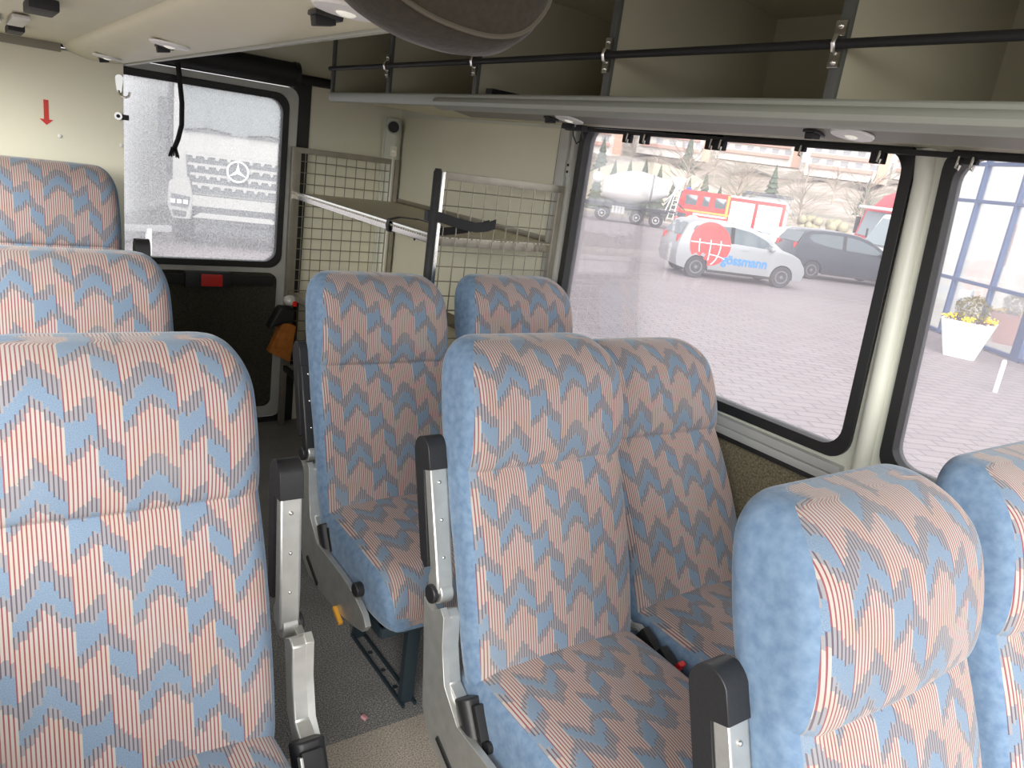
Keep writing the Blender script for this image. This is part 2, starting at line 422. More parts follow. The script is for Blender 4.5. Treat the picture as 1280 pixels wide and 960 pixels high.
# ------------------------------------------------------------------ things on the partition and walls
m = MB().prism([(-.007, 0, -.0), (.007, 0, 0), (.007, 0, -.062), (.020, 0, -.062), (0, 0, -.080), (-.020, 0, -.062), (-.007, 0, -.062)], (0, -.001, 0))
o = m.build('arrow_sticker', mat('red_ink', (.70, .05, .04), .5), smooth=False); o.location = (.233, 3.1045, 1.457)
tag(o, 'red downward arrow sticker on the cream partition panel', 'sticker')
e = empty('coat_hook', (.452, 3.104, 1.55), label='chrome coat hook near the top right corner of the partition', cat='hook')
MB().prism([(a, 0, b) for a, b in arc((0, .010), .013, 0, PI, 10) + arc((0, -.03), .008, PI, 2 * PI, 8)], (0, -.004, 0)).build('hook_plate', M['chrome'], e)
MB().tube([(-.002, -.006, -.03), (0, -.012, -.040), (.006, -.020, -.048), (.016, -.026, -.050), (.026, -.028, -.044), (.030, -.028, -.030)], .0038, 8).build('hook', M['chrome'], e)
e = empty('edge_latch', (.447, 3.104, 1.436), label='small round black and chrome latch at the partition edge', cat='latch')
MB().cyl((0, 0, 0), (0, -.012, 0), .013, 18).build('latch_ring', M['chrome'], e)
m = MB().cyl((0, -.010, 0), (0, -.016, 0), .006, 12); m.box((.022, -.004, -.002), (.026, .012, .018), bev=.003); m.build('latch_tongue', M['blk'], e)
for i, (x, z, lb) in enumerate([(.271, 1.346, 'cream screw cap on the partition below the arrow'), (.458, 1.338, 'cream screw cap on the partition nearest the rear window')]):
    tag(MB().sphere((x, 3.104, z), .007, (1, .5, 1), 12, 8).build('screw_cap', M['white']), lb, 'screw cap')

# ------------------------------------------------------------------ overhead shelf, right
e = empty('overhead_luggage_shelf', (1.27, YF, 1.6), label='long open overhead shelf with compartments above the right windows', cat='shelf')
def P(o, p): o.parent = p; o.matrix_parent_inverse = Matrix.Translation(-Vector(p.location)); return o
sh = e
P(MB().box((1.56, (YF + 3.255) / 2, 1.632), (.575, 3.255 - YF, .018)).build('shelf_board', M['ivory'], smooth=False), sh)
P(MB().prism([(1.268, YF, 1.607), (1.262, YF, 1.618), (1.262, YF, 1.640), (1.268, YF, 1.645), (1.282, YF, 1.645), (1.282, YF, 1.607)], (0, 3.257 - YF, 0)).build('front_lip', M['grey'], bevel=.002), sh)
lipp = [(1.285, 1.596), (1.262, 1.600), (1.250, 1.607), (1.247, 1.617), (1.252, 1.627), (1.263, 1.633), (1.285, 1.634)]
P(MB().prism([(a, YF, b) for a, b in lipp], (0, 2.32 - YF, 0)).build('rounded_nosing', M['grey']), sh)
m = MB().prism([(1.285, YF, 1.606), (1.40, YF, 1.589), (1.415, YF, 1.600), (1.42, YF, 1.622), (1.285, YF, 1.622)], (0, 2.32 - YF, 0))
P(m.build('service_duct', M['duct'], bevel=.004), sh)
for y in (.28, .89, 1.505, 2.106, 2.706, 3.245):
    dv = P(MB().box((1.56, y, 1.797), (.565, .014, .306)).build('divider', M['comp'], smooth=False), sh)
    ed = P(MB().box((1.274, y, 1.797), (.012, .022, .306), bev=.003).build('edge_trim', M['dkgrey']), sh)
P(MB().box((1.842, (YF + 3.255) / 2, 1.797), (.012, 3.255 - YF, .306)).build('back_board', M['comp'], smooth=False), sh)
m = MB().prism([(1.27, YF, 1.955), (1.60, YF, 1.952), (1.84, YF, 1.93), (1.84, YF, 1.955)], (0, 3.25 - YF, 0))
P(m.build('top_board', M['comp'], smooth=False), sh)
P(MB().cyl((1.258, YF, 1.734), (1.258, 3.245, 1.734), .0085, 12).build('retaining_rail', M['blk']), sh)
for y in (.28, .89, 1.505, 2.106, 2.706):
    m = MB(); m.box((1.262, y, 1.760), (.004, .022, .026), bev=.001); m.box((1.262, y, 1.708), (.004, .022, .026), bev=.001)
    m.tube([(1.264, y, 1.75), (1.252, y, 1.746), (1.2475, y, 1.734), (1.252, y, 1.722), (1.264, y, 1.718)], .004, 6)
    for z in (1.764, 1.704): m.sphere((1.259, y, z), .005, u=10, v=6)
    P(m.build('rail_bracket', M['chrome']), sh)
P(MB().box((1.35, 2.03, 1.650), (.16, .03, .022), rot=(0, 0, .1)).build('angle_bracket', M['blk']), sh)

# ------------------------------------------------------------------ overhead shelf, left
sl = empty('overhead_luggage_shelf', (.48, YF, 1.6), label='ivory overhead shelf seen from below above the left seats', cat='shelf')
sec = [(.285, 1.637), (.290, 1.629), (.300, 1.622), (.318, 1.616), (.345, 1.609), (.375, 1.604), (.410, 1.603), (.445, 1.606), (.472, 1.612), (.472, 1.640), (.285, 1.645)]
P(MB().prism([(a, .865, b) for a, b in sec], (0, 3.10 - .865, 0)).build('service_duct', M['ivory']), sl)
P(MB().prism([(a, .865, b) for a, b in [(.470, 1.606), (.482, 1.606), (.486, 1.612), (.486, 1.632), (.480, 1.640), (.470, 1.640)]], (0, 3.104 - .865, 0)).build('front_lip', M['grey'], bevel=.002), sl)
P(MB().box((.04, (.865 + 3.10) / 2, 1.645), (.50, 3.10 - .865, .012)).build('shelf_board', M['ivory'], smooth=False), sl)

def lamp(loc, nrm, label):
    e = empty('ceiling_lamp', loc, label=label, cat='lamp')
    q = Vector(nrm).to_track_quat('Z', 'Y'); e.rotation_mode = 'QUATERNION'; e.rotation_quaternion = q
    m = MB(); n = 32
    prof = [(.000, .0), (.0395, .0), (.040, .002), (.038, .005), (.024, .007), (.014, .0065)]
    m.rings([[(r * math.cos(2 * PI * k / n), r * math.sin(2 * PI * k / n), z) for k in range(n)] for r, z in prof[1:]])
    m.build('lamp_rim', M['white'], e)
    MB().sphere((0, 0, .006), .012, (1, 1, .35), 20, 10).build('lamp_lens', M['lens'], e)
    return e
def switch(loc, nrm, label):
    e = empty('rocker_switch', loc, label=label, cat='switch')
    e.rotation_mode = 'QUATERNION'; e.rotation_quaternion = Vector(nrm).to_track_quat('Z', 'Y')
    MB().box((0, 0, .003), (.028, .036, .006), bev=.002).build('switch_frame', M['pad'], e)
    MB().box((0, .002, .009), (.018, .026, .012), rot=(.25, 0, 0), bev=.002).build('rocker', M['blk'], e)
nR = (-.15, 0, -1)
lamp((1.345, .874, 1.596), nR, 'round white reading lamp under the right shelf beside the window pillar')
lamp((1.345, 1.72, 1.596), nR, 'round white reading lamp under the right shelf at the rear end of the window')
switch((1.345, .955, 1.596), nR, 'small black rocker switch beside the pillar reading lamp')
switch((1.345, 1.80, 1.596), nR, 'small black rocker switch beside the rear reading lamp')
nL = (.0, 0, -1)
for y, a in ((.91, 'nearest the hanging ceiling pad'), (1.86, 'midway along the left shelf'), (2.74, 'next to the partition')):
    lamp((.368, y, 1.605), (-.08, 0, -1), 'round white reading lamp under the left shelf, ' + a)
    switch((.372, y + .075, 1.605), (-.08, 0, -1), 'black rocker switch under the left shelf, ' + a)
# loose dangling wires behind the rear right lamp
m = MB(); m.tube([(1.40, 1.76, 1.60), (1.46, 1.80, 1.575), (1.50, 1.84, 1.558), (1.47, 1.83, 1.54), (1.43, 1.80, 1.56), (1.41, 1.78, 1.585)], .002, 6)
m.box((1.43, 1.83, 1.585), (.02, .035, .018), bev=.003); m.box((1.44, 1.78, 1.582), (.02, .03, .016), bev=.003)
tag(m.build('loose_wiring', M['blk']), 'loose black connectors and thin wires hanging behind the rear reading lamp', 'wiring')
# padded end cushion of the left shelf
prof_ = [(.27, 1.93), (.268, 1.75), (.288, 1.66), (.312, 1.612), (.335, 1.592), (.360, 1.580), (.395, 1.571), (.435, 1.567), (.470, 1.568), (.503, 1.577), (.527, 1.596), (.543, 1.628), (.553, 1.70), (.558, 1.80), (.560, 1.93)]
prof_ = [tuple(p) for p in catmull(prof_, 3)]; pc = Vector((.41, 1.80))
ep = empty('padded_shelf_cushion', (.41, .78, 1.9), label='brown-grey cloth padded cushion capping the near end of the left overhead shelf', cat='cushion')
rg = []
for t, k in ((.025, .72), (.028, .84), (.038, .92), (.055, .97), (.085, 1.), (.115, .99), (.138, .96), (.15, .92)): rg.append([(pc.x + (a - pc.x) * k, .705 + t, min(pc.y + (b - pc.y) * k, 1.94)) for a, b in prof_])
P(MB().rings(rg).build('padding', M['padf']), ep)
P(MB().tube([(pc.x + (a - pc.x) * .925, .7435, pc.y + (b - pc.y) * .925) for a, b in prof_ if b < 1.85], .0028, 6).build('seam_piping', mat('pale_piping', (.11, .095, .07), .9)), ep)
# hardware on the underside of the left shelf
e = empty('hinge_bracket', (.07, 2.35, 1.636), label='white lever bracket with black clamps on the left shelf underside', cat='bracket')
MB().prism([(a, b, 0) for a, b in arc((0, 0), .018, PI, 2 * PI, 8) + arc((.015, .15), .012, 0, PI, 8)], (0, 0, -.008)).build('lever', M['white'], e)
m = MB(); m.box((.060, .26, -.010), (.038, .16, .018), bev=.004); m.build('clamp', M['blk'], e)
m = MB(); m.box((.066, -.50, -.010), (.05, .15, .020), bev=.004); m.build('clamp', M['blk'], e)
m = MB(); m.box((.054, .0, -.006), (.036, .26, .010), bev=.003); m.build('plate', M['alu'], e)

# ------------------------------------------------------------------ curtain gliders on the window tops
rail = MB(); rail.box((1.795, 1.0, 1.607), (.02, 2.6, .012), bev=.003)
tag(rail.build('curtain_rail', M['blk']), 'thin black curtain rail along the top of the right windows', 'rail')
ordn = ['rearmost pair', 'second from the rear', 'third from the rear', 'middle of the window', 'fifth from the rear', 'beside the pillar', 'just in front of the pillar', 'foremost one in view']
for k, (y, dark) in enumerate([(1.965, 1), (1.885, 1), (1.605, 1), (1.57, 1), (1.30, 0), (1.08, 1), (.895, 0), (.865, 0)]):
    e = empty('curtain_glider', (1.79, y, 1.60), label='curtain glider hanging at the window top, ' + ordn[k], cat='curtain glider', group='curtain gliders on the right rail')
    if dark: MB().box((0, 0, -.012), (.016, .036, .026), bev=.003).build('clip', M['blk'], e)
    else: MB().box((0, 0, -.005), (.014, .03, .012), bev=.003).build('clip', M['blk'], e)
    MB().tube([(-.011, -.008, .004), (-.013, -.008, -.008), (-.012, -.006, -.020), (-.010, -.012, -.024), (-.011, -.014, -.014)], .0028, 8).build('hook', M['chrome'], e)
tag(MB().sphere((WX - .002, 1.025, 1.30), .006, (.6, 1, 1), 10, 8).build('pillar_screw', M['white']), 'upper cream screw head on the window pillar', 'screw')
tag(MB().sphere((WX - .002, 1.018, 1.275), .006, (.6, 1, 1), 10, 8).build('pillar_screw', M['white']), 'lower cream screw head on the window pillar', 'screw')
tag(MB().prism([(1.829, 1.50, .822), (1.829, 1.60, .835), (1.829, 1.60, .822)], (.012, 0, 0)).build('reflector_wedge', mat('dull_red', (.5, .07, .05), .5)), 'small red wedge on the window sill behind the window seat', 'marker')

# ------------------------------------------------------------------ rear door header tube, strap, corner speaker
e = empty('roller_blind', (.6, 3.68, 1.72), label='black roller blind cassette above the rear door window', cat='blind')
MB().cyl((-.48, 0, .0), (.66, 0, -.005), .052, 20).build('blind_roll', M['blk'], e)
MB().cyl((.66, 0, -.018), (1.2, 0, -.018), .022, 14).build('roll_spindle', M['blk'], e)
MB().cyl((.655, 0, -.005), (.675, 0, -.005), .056, 20).build('end_cap', M['pad'], e)
m = MB(); pts = [(.755, 3.66, 1.69), (.762, 3.655, 1.62), (.772, 3.65, 1.52), (.772, 3.65, 1.43), (.758, 3.65, 1.37), (.742, 3.65, 1.325)]
m.tube(pts, .0105, 8); o = m.build('grab_strap', M['blk'])
m2 = MB()
for k in range(14):
    a = 2 * PI * k / 14; m2.tube([(.742 + .009 * math.cos(a), 3.65 + .009 * math.sin(a), 1.335), (.742 + .02 * math.cos(a), 3.65 + .02 * math.sin(a), 1.30 - .012 * random.random())], .003, 4)
fr_ = m2.build('frayed_end', M['blk']); fr_.parent = o
tag(o, 'black cord with frayed end hanging in front of the rear window', 'cord')
e = empty('corner_speaker', (1.765, 3.655, 1.555), rz=-.55, label='small round black speaker in the rear corner post', cat='speaker')
MB().cyl((0, .02, 0), (0, -.004, 0), .034, 28).build('speaker_rim', M['grey'], e)
MB().cyl((0, 0, 0), (0, -.008, 0), .027, 28).build('speaker_cone', M['blk'], e)
e = empty('belt_anchor_plate', (1.775, 3.655, 1.44), rz=-.55, label='cream bolt plate on the rear corner post below the speaker', cat='plate')
MB().box((0, 0, 0), (.034, .008, .05), bev=.003).build('plate', M['cream'], e)
MB().cyl((0, 0, .0), (0, -.012, 0), .008, 12).build('bolt', M['stain'], e)
e = empty('wall_belt_plate', (1.828, 2.30, 1.47), label='small drilled metal plate on the window post above the rack', cat='plate')
MB().box((0, 0, 0), (.006, .02, .06), bev=.002).build('plate', M['alup'], e)
m = MB(); m.cyl((0, 0, .012), (-.006, 0, .012), .005, 10); m.cyl((0, 0, -.012), (-.006, 0, -.012), .005, 10); m.build('bolt', M['blk'], e)

# ------------------------------------------------------------------ luggage rack
rk = empty('luggage_rack', (1.29, 2.31, 0), label='stainless steel luggage rack with wire mesh end panels in the rear corner', cat='rack')
RX0, RX1, RY0, RY1 = 1.285, 1.80, 2.315, 3.685
def frame_panel(y, z0, z1, x0, x1, nm):
    b = .026; m = MB()
    m.box((x0 + b / 2, y, (z0 + z1) / 2), (b, .02, z1 - z0), bev=.002); m.box((x1 - b / 2, y, (z0 + z1) / 2), (b, .02, z1 - z0), bev=.002)
    m.box(((x0 + x1) / 2, y, z1 - b / 2), (x1 - x0, .021, b), bev=.002); m.box(((x0 + x1) / 2, y, z0 + b / 2), (x1 - x0, .021, b), bev=.002)
    fr = P(m.build('panel_frame', M['stain']), rk)
    m = MB(); x = x0 + .05
    while x < x1 - .03: m.tube([(x, y, z0), (x, y, z1 - .01)], .0022, 5); x += .052
    z = z0 + .05
    while z < z1 - .03: m.tube([(x0, y - .004, z), (x1, y - .004, z)], .0022, 5); z += .052
    w = P(m.build('wire_mesh', M['wire']), rk)
frame_panel(RY1, .30, 1.40, RX0, RX1, 'rear'); frame_panel(RY0, .62, 1.405, RX0, WX - .022, 'front')
m = MB(); m.box((RX0 - .004, RY1, .70), (.028, .03, 1.40), bev=.003); P(m.build('post', M['stain']), rk)
m = MB(); m.box((RX0 + .020, RY0 - .004, .70), (.018, .026, 1.41), bev=.003); P(m.build('post', M['chrome']), rk)
m = MB(); m.box((RX1 + .012, RY1 - .0, .70), (.022, .03, 1.40), bev=.003); P(m.build('post', M['stain']), rk)
m = MB(); m.tube([(RX0 + .001, RY0 - .012, z) for z in (.35, 1.40, 1.412)], [.015, .015, .010], 14); P(m.build('foam_sleeve', mat('black_foam', (.02, .02, .02), .5, 0, .5, 300, .8)), rk)
def perforated():
    m_, nt, out = nt_new('perforated_sheet'); g = NG(nt)
    tc = nt.nodes.new('ShaderNodeTexCoord'); v = nt.nodes.new('ShaderNodeTexVoronoi'); v.inputs['Scale'].default_value = 55; v.inputs['Randomness'].default_value = .15
    nt.links.new(tc.outputs['Object'], v.inputs['Vector'])
    b = nt.nodes.new('ShaderNodeBsdfPrincipled'); b.inputs['Roughness'].default_value = .45; b.inputs['Metallic'].default_value = .6
    nt.links.new(g.mix(g.m('LESS_THAN', v.outputs['Distance'], .3), (.60, .55, .44), (.16, .14, .10)), b.inputs['Base Color'])
    nt.links.new(b.outputs[0], out.inputs[0]); return m_
perf = perforated()
yc = (RY0 + RY1) / 2; yl = RY1 - RY0
P(MB().box(((RX0 + RX1) / 2 + .015, yc, 1.186), (RX1 - RX0 + .05, yl, .006)).build('shelf_plate', perf, smooth=False), rk)
P(MB().box((RX0 - .002, yc, 1.180), (.006, yl, .034), bev=.002).build('shelf_edge', M['chrome']), rk)
P(MB().box((RX1 + .03, yc, 1.20), (.012, yl, .02), bev=.002).build('shelf_edge', M['stain']), rk)
P(MB().box(((RX0 + RX1) / 2 + .01, RY0 + .015, 1.172), (RX1 - RX0, .012, .034), bev=.002).build('shelf_edge', M['stain']), rk)
P(MB().box(((RX0 + RX1) / 2, yc, .700), (RX1 - RX0, yl, .006)).build('shelf_plate', perf, smooth=False), rk)
P(MB().box((RX0 - .002, yc, .700), (.02, yl, .022), bev=.002).build('shelf_edge', M['stain']), rk)
P(MB().box((RX0 - .002, yc, .315), (.02, yl, .026), bev=.002).build('shelf_edge', M['blk']), rk)
# straps on the rack
def ribbon(m, pts, w, th, wd=(0, 0, 1)):
    wd = Vector(wd).normalized(); P_ = [Vector(p) for p in pts]; rs = []
    for i, p in enumerate(P_):
        dd = (P_[min(i + 1, len(P_) - 1)] - P_[max(i - 1, 0)]).normalized(); nn = dd.cross(wd).normalized()
        rs.append([p + wd * w / 2 + nn * th / 2, p + wd * w / 2 - nn * th / 2, p - wd * w / 2 - nn * th / 2, p - wd * w / 2 + nn * th / 2])
    m.rings(rs)
m = MB()
ribbon(m, [(1.265, 2.30, 1.255), (1.30, 2.285, 1.256), (1.345, 2.285, 1.246), (1.40, 2.287, 1.236), (1.45, 2.290, 1.230), (1.50, 2.290, 1.236), (1.53, 2.292, 1.246), (1.535, 2.297, 1.246)], .034, .003, (0, 0, 1))
ribbon(m, [(1.262, 2.295, 1.255), (1.264, 2.325, 1.255), (1.30, 2.335, 1.255), (1.325, 2.330, 1.25)], .034, .003, (0, 0, 1))
ribbon(m, [(1.325, 2.345, 1.200), (1.38, 2.35, 1.205), (1.44, 2.345, 1.215), (1.50, 2.336, 1.232), (1.53, 2.330, 1.243)], .028, .003, (.2, .4, 1))
tag(m.build('webbing_strap', M['blk']), 'black webbing strap wound round the front rack post', 'strap')
m = MB()
ribbon(m, [(1.30, 2.62, 1.160), (1.276, 2.62, 1.160), (1.272, 2.62, 1.18), (1.276, 2.62, 1.202), (1.31, 2.60, 1.215), (1.37, 2.56, 1.216), (1.43, 2.50, 1.204), (1.46, 2.46, 1.195)], .032, .003, (.15, 1, 0))
m.prism([(1.37, 2.62, 1.165), (1.40, 2.60, 1.165), (1.385, 2.61, 1.13)], (.004, .004, 0))
tag(m.build('webbing_strap', M['blk']), 'black webbing strap looped over the rack shelf edge', 'strap')
# orange items and belt hanging at the rack foot
e = empty('wooden_wheel_chock', (1.25, 3.60, .52), label='orange-brown wooden wedge hanging beside the rear rack post', cat='wheel chock')
MB().prism([(-.075, 0, -.10), (-.01, 0, .055), (.055, 0, .03), (.035, 0, -.155)], (0, .05, 0)).build('wedge', M['orange'], e, bevel=.004)
m = MB(); m.prism([(-.085, -.012, .02), (-.03, -.012, .13), (.045, -.012, .12), (.04, -.012, .05), (-.01, -.012, .045)], (0, .07, 0)); m.build('black_cloth', M['blk'], e, bevel=.01)
MB().sphere((.01, -.02, .165), .033, (1, 1, .8)).build('knob', M['alup'], e)
MB().box((.022, -.047, .155), (.02, .02, .025), bev=.004).build('red_lens', M['red'], e)
e = empty('wooden_board', (1.42, 3.45, .32), label='orange-brown board standing behind the rack mesh', cat='board')
MB().box((0, 0, .19), (.22, .03, .36), bev=.006, rot=(0, .12, 0)).build('board', M['orange'], e)
MB().tube([(-.07, -.025, .24), (.06, -.03, .17)], .007, 8).build('grip', M['blk'], e)

# ------------------------------------------------------------------ seats
def loft(sections, mapf, crown=.012, rc=.035, crease=None, seat=False):
    """sections (a, lo, hi, hw): rounded-rectangle slices; returns a mesh builder with UVs and two slots"""
    mb = MB(); bm = mb.bm; uvl = bm.loops.layers.uv.new('UVMap')
    nf, na, ns, nr = 18, 4, 3, 8
    rings = []; vv = 0; prev = None
    for a, lo, hi, hw in sections:
        D = hi - lo; cw = crown * min(1., D / .085); r = max(min(rc, D * .48, hw * .9), .001)
        front, arcs = [], []
        pts = []
        for k in range(nf + 1):
            x = -(hw - r) + 2 * (hw - r) * k / nf; q = x / hw
            d_ = lo - cw * (1 - q * q)
            if crease:
                w_ = max(0., 1 - abs(a - crease[0]) / .007) * min(1., max(0., (.80 - abs(q)) * 6)); d_ += crease[1] * w_
            pts.append((x, d_, 'f'))
        co_ = cw * (1 - ((hw - r) / hw) ** 2)
        for k in range(1, na + 1):
            t = PI / 2 * k / na; pts.append((hw - r + r * math.sin(t), lo + r - r * math.cos(t) - co_ * (1 - k / na), 'a%d' % k))
        for k in range(1, ns): pts.append((hw, lo + r + (D - 2 * r) * k / ns, 's'))
        for k in range(0, na + 1):
            t = PI / 2 * k / na; pts.append((hw - r + r * math.cos(t), hi - r + r * math.sin(t), 's'))
        for k in range(1, nr): pts.append((hw - r - 2 * (hw - r) * k / nr, hi, 'r'))
        for k in range(0, na + 1):
            t = PI / 2 * k / na; pts.append((-(hw - r) - r * math.sin(t), hi - r + r * math.cos(t), 's'))
        for k in range(1, ns): pts.append((-hw, hi - r - (D - 2 * r) * k / ns, 's'))
        for k in range(0, na):
            t = PI / 2 * k / na; pts.append((-(hw - r) - r * math.cos(t), lo + r - r * math.sin(t) - co_ * (k / na), 'b%d' % k))
        if prev is not None: vv += math.hypot(a - prev[0], lo - prev[1])
        prev = (a, lo)
        rings.append(([bm.verts.new(Vector(mapf(x, a, d_))) for x, d_, _ in pts], [p[0] for p in pts], [p[2] for p in pts], vv))
    n = len(rings[0][0])
    nfr = nf + 1
    for (A, ax, tg, va), (B, bx, _, vb) in zip(rings, rings[1:]):
        for k in range(n):
            k2 = (k + 1) % n
            fc = bm.faces.new((A[k], A[k2], B[k2], B[k]))
            isf = (k < nf + 2) or (k >= n - 2)
            fc.material_index = 0 if isf else 1
            for lp, (u, v) in zip(fc.loops, ((ax[k], va), (ax[k2], va), (bx[k2], vb), (bx[k], vb))): lp[uvl].uv = (u, v)
    for R, sl_ in ((rings[0], 1), (rings[-1], 0)):
        fc = bm.faces.new(R[0]); fc.material_index = sl_
        for lp, x in zip(fc.loops, R[1]): lp[uvl].uv = (x, R[3])
    return mb
# backrest side profile: (z, front y, rear y, half width)
bp = [(.385, -.022, .045, .205), (.40, -.024, .055, .218), (.45, -.016, .080, .224), (.55, .014, .118, .225), (.65, .048, .155, .225), (.74, .082, .197, .224),
      (.80, .108, .222, .222), (.838, .126, .240, .221), (.846, .128, .244, .221), (.854, .124, .249, .221), (.89, .122, .266, .220), (.93, .128, .281, .219), (.975, .139, .296, .217), (1.015, .154, .307, .215),
      (1.045, .172, .314, .209), (1.070, .200, .315, .197), (1.086, .228, .311, .180), (1.094, .252, .301, .160)]
back_bm = lambda: loft([tuple(p) for p in catmull(bp, 2)], lambda x, a, d_: (x, d_, a), crown=.014, rc=.040, crease=(.846, .006))
# cushion: a = -y, lo = -top, hi = -bottom
cp = [(-.10, -.395, -.32, .19), (-.07, -.43, -.30, .212), (-.02, -.448, -.288, .222), (.08, -.452, -.285, .225), (.20, -.450, -.283, .225), (.30, -.446, -.282, .224), (.355, -.440, -.283, .222),
      (.39, -.425, -.284, .218), (.412, -.400, -.287, .213), (.424, -.365, -.292, .206), (.427, -.335, -.302, .198)]
cush_bm = lambda: loft([tuple(p) for p in catmull(cp, 2)], lambda x, a, d_: (x, -a, -d_), crown=.018, rc=.045)

def seat_hardware(root, s, tilt=.318, dx=0., dy=0., black=False, dz=0.):
    """armrest, hinge, bracket, belt cover on the aisle side (s=-1 left of the seat, +1 right of it)"""
    ax = s * .240 + dx; T = lambda y, z, x=0.: (ax + x, y, z)
    tt = Vector((0, tilt, .948)).normalized(); nn = Vector((0, -tt.z, tt.y))  # along the folded armrest / its front normal
    base = Vector((ax, .135 + dy, .572 + dz))
    def q(l, d_, x=0.): return base + tt * l + nn * d_ + Vector((x, 0, 0))
    w = .040
    # aluminium channel on the front face
    m = MB(); prof = [(.03, -.022), (.05, -.010), (.28, -.010), (.28, .016), (.03, .020), (.0, .018), (-.004, .0), (.005, -.018)]
    m.prism([q(l, d_, -w / 2) for l, d_ in prof], (w, 0, 0)); arm = m.build('armrest', M['pad'] if black else M['alu'], root, bevel=.004)
    m = MB(); prof = [(.055, -.013), (.05, -.030), (.07, -.044), (.30, -.044)] + [(.30 + .034 * math.sin(t), -.012 - .032 * math.cos(t)) for t in [PI * k / 12 for k in range(1, 12)]] + [(.262, .020), (.262, -.009), (.20, -.009)]
    m.prism([q(l, d_, -.023) for l, d_ in prof], (.046, 0, 0)); m.build('armrest_pad', M['pad'], arm, bevel=.006)
    for l in (.075, .155, .235):
        MB().sphere(q(l, .0165), .0045, (1, 1, 1), 10, 6).build('screw', M['chrome'], arm)
    MB().cyl(q(0, 0, -.014), q(0, 0, .018), .024, 20).build('hinge_knuckle', M['alu'], root, bevel=.003)
    c = MB().cyl(q(0, 0, s * .018), q(0, 0, s * .030), .0205, 24).build('hinge_cap', M['pad'], root, bevel=.003)
    # side bracket sweeping forward under the cushion edge
    pr = [(.165, .548), (.125, .536), (.095, .560), (.078, .548), (.070, .48), (.045, .405), (-.02, .352), (-.10, .352), (-.20, .350), (-.29, .340), (-.350, .318), (-.372, .295), (-.355, .270), (-.29, .250), (-.19, .232), (-.08, .222), (.03, .222), (.085, .250), (.120, .300), (.140, .42)]
    m = MB().prism([(ax + s * .016 - .008, a, b) for a, b in pr], (.016, 0, 0)); m.build('side_bracket', M['alu'], root, bevel=.004)
    pr2 = [(.125, .536), (.095, .555), (.078, .545), (.070, .48), (.045, .405), (-.02, .375), (-.05, .365), (.03, .34), (.09, .40), (.11, .48)]
    MB().prism([(ax - s * .018 - .018 * (s < 0) * 0 - .0, a, b) for a, b in pr2], (s * .03, 0, 0)).build('bracket_flange', M['alu'], root, bevel=.003)
    m = MB().box((ax + s * .026, -.0, .255), (.004, .10, .012), rot=(.45, 0, 0)); m.build('slot_trim', M['blk'], root)
    MB().box((ax + s * .030, -.21, .232), (.012, .055, .012), rot=(.42, 0, 0), bev=.003).build('release_tab', M['yellow'], root)
    # belt cover: black rounded box lying against the bracket
    m = MB(); R = Matrix.Rotation(-.60, 4, 'X'); c0 = Vector((ax - s * .012, -.030, .362))
    prof = rrect([(-.030, -.024), (.030, -.024), (.030, .028), (-.030, .028)], .018, 5)
    m.rings([[c0 + R @ Vector((a, b, z)) for a, b in prof] for z in (-.054, .050)])
    bc = m.build('belt_cover', M['pad'], root, bevel=.004)
    m = MB(); m.box(c0 + R @ Vector((-s * .004, -.030, .0)), (.040, .018, .070), rot=(-.60, 0, 0), bev=.004); m.cyl(c0 + R @ Vector((-s * .022, -.036, -.048)), c0 + R @ Vector((s * .008, -.036, -.048)), .013, 12)
    m.build('buckle_slot', M['blk'], bc, bevel=0)
    MB().box(c0 + R @ Vector((-s * .026, -.034, .012)), (.006, .018, .034), rot=(-.60, 0, 0), bev=.002).build('guide_plate', M['alu'], bc)
    # recliner knob on the cushion side
    m = MB().cyl((s * .222, -.285, .352), (s * .246, -.285, .352), .020, 18); m.build('recliner_knob', M['pad'], root, bevel=.004)
def seat_frame(root, s):
    m = MB(); lx = s * .10
    m.box((0, -.355, .262), (.40, .04, .030), bev=.003); m.box((0, -.02, .262), (.40, .04, .030), bev=.003)
    m.box((s * .185, -.19, .262), (.035, .36, .030), bev=.003); m.box((-s * .185, -.19, .262), (.035, .36, .030), bev=.003)
    m.build('frame', M['steel'], root)
    MB().box((lx, -.362, .135), (.038, .022, .255), bev=.003).build('leg', M['steel'], root)
    MB().box((lx, -.065, .135), (.038, .022, .262), rot=(.22, 0, 0), bev=.003).build('leg', M['steel'], root)
    m = MB(); m.box((lx - .018, -.21, .012), (.008, .36, .024), bev=.002); m.box((lx + .018, -.21, .012), (.008, .36, .024), bev=.002); m.box((lx, -.21, .004), (.036, .36, .006))
    for y in (-.30, -.22, -.13): m.cyl((lx, y, .004), (lx, y, .016), .008, 8)
    m.build('floor_rail', M['steel'], root)
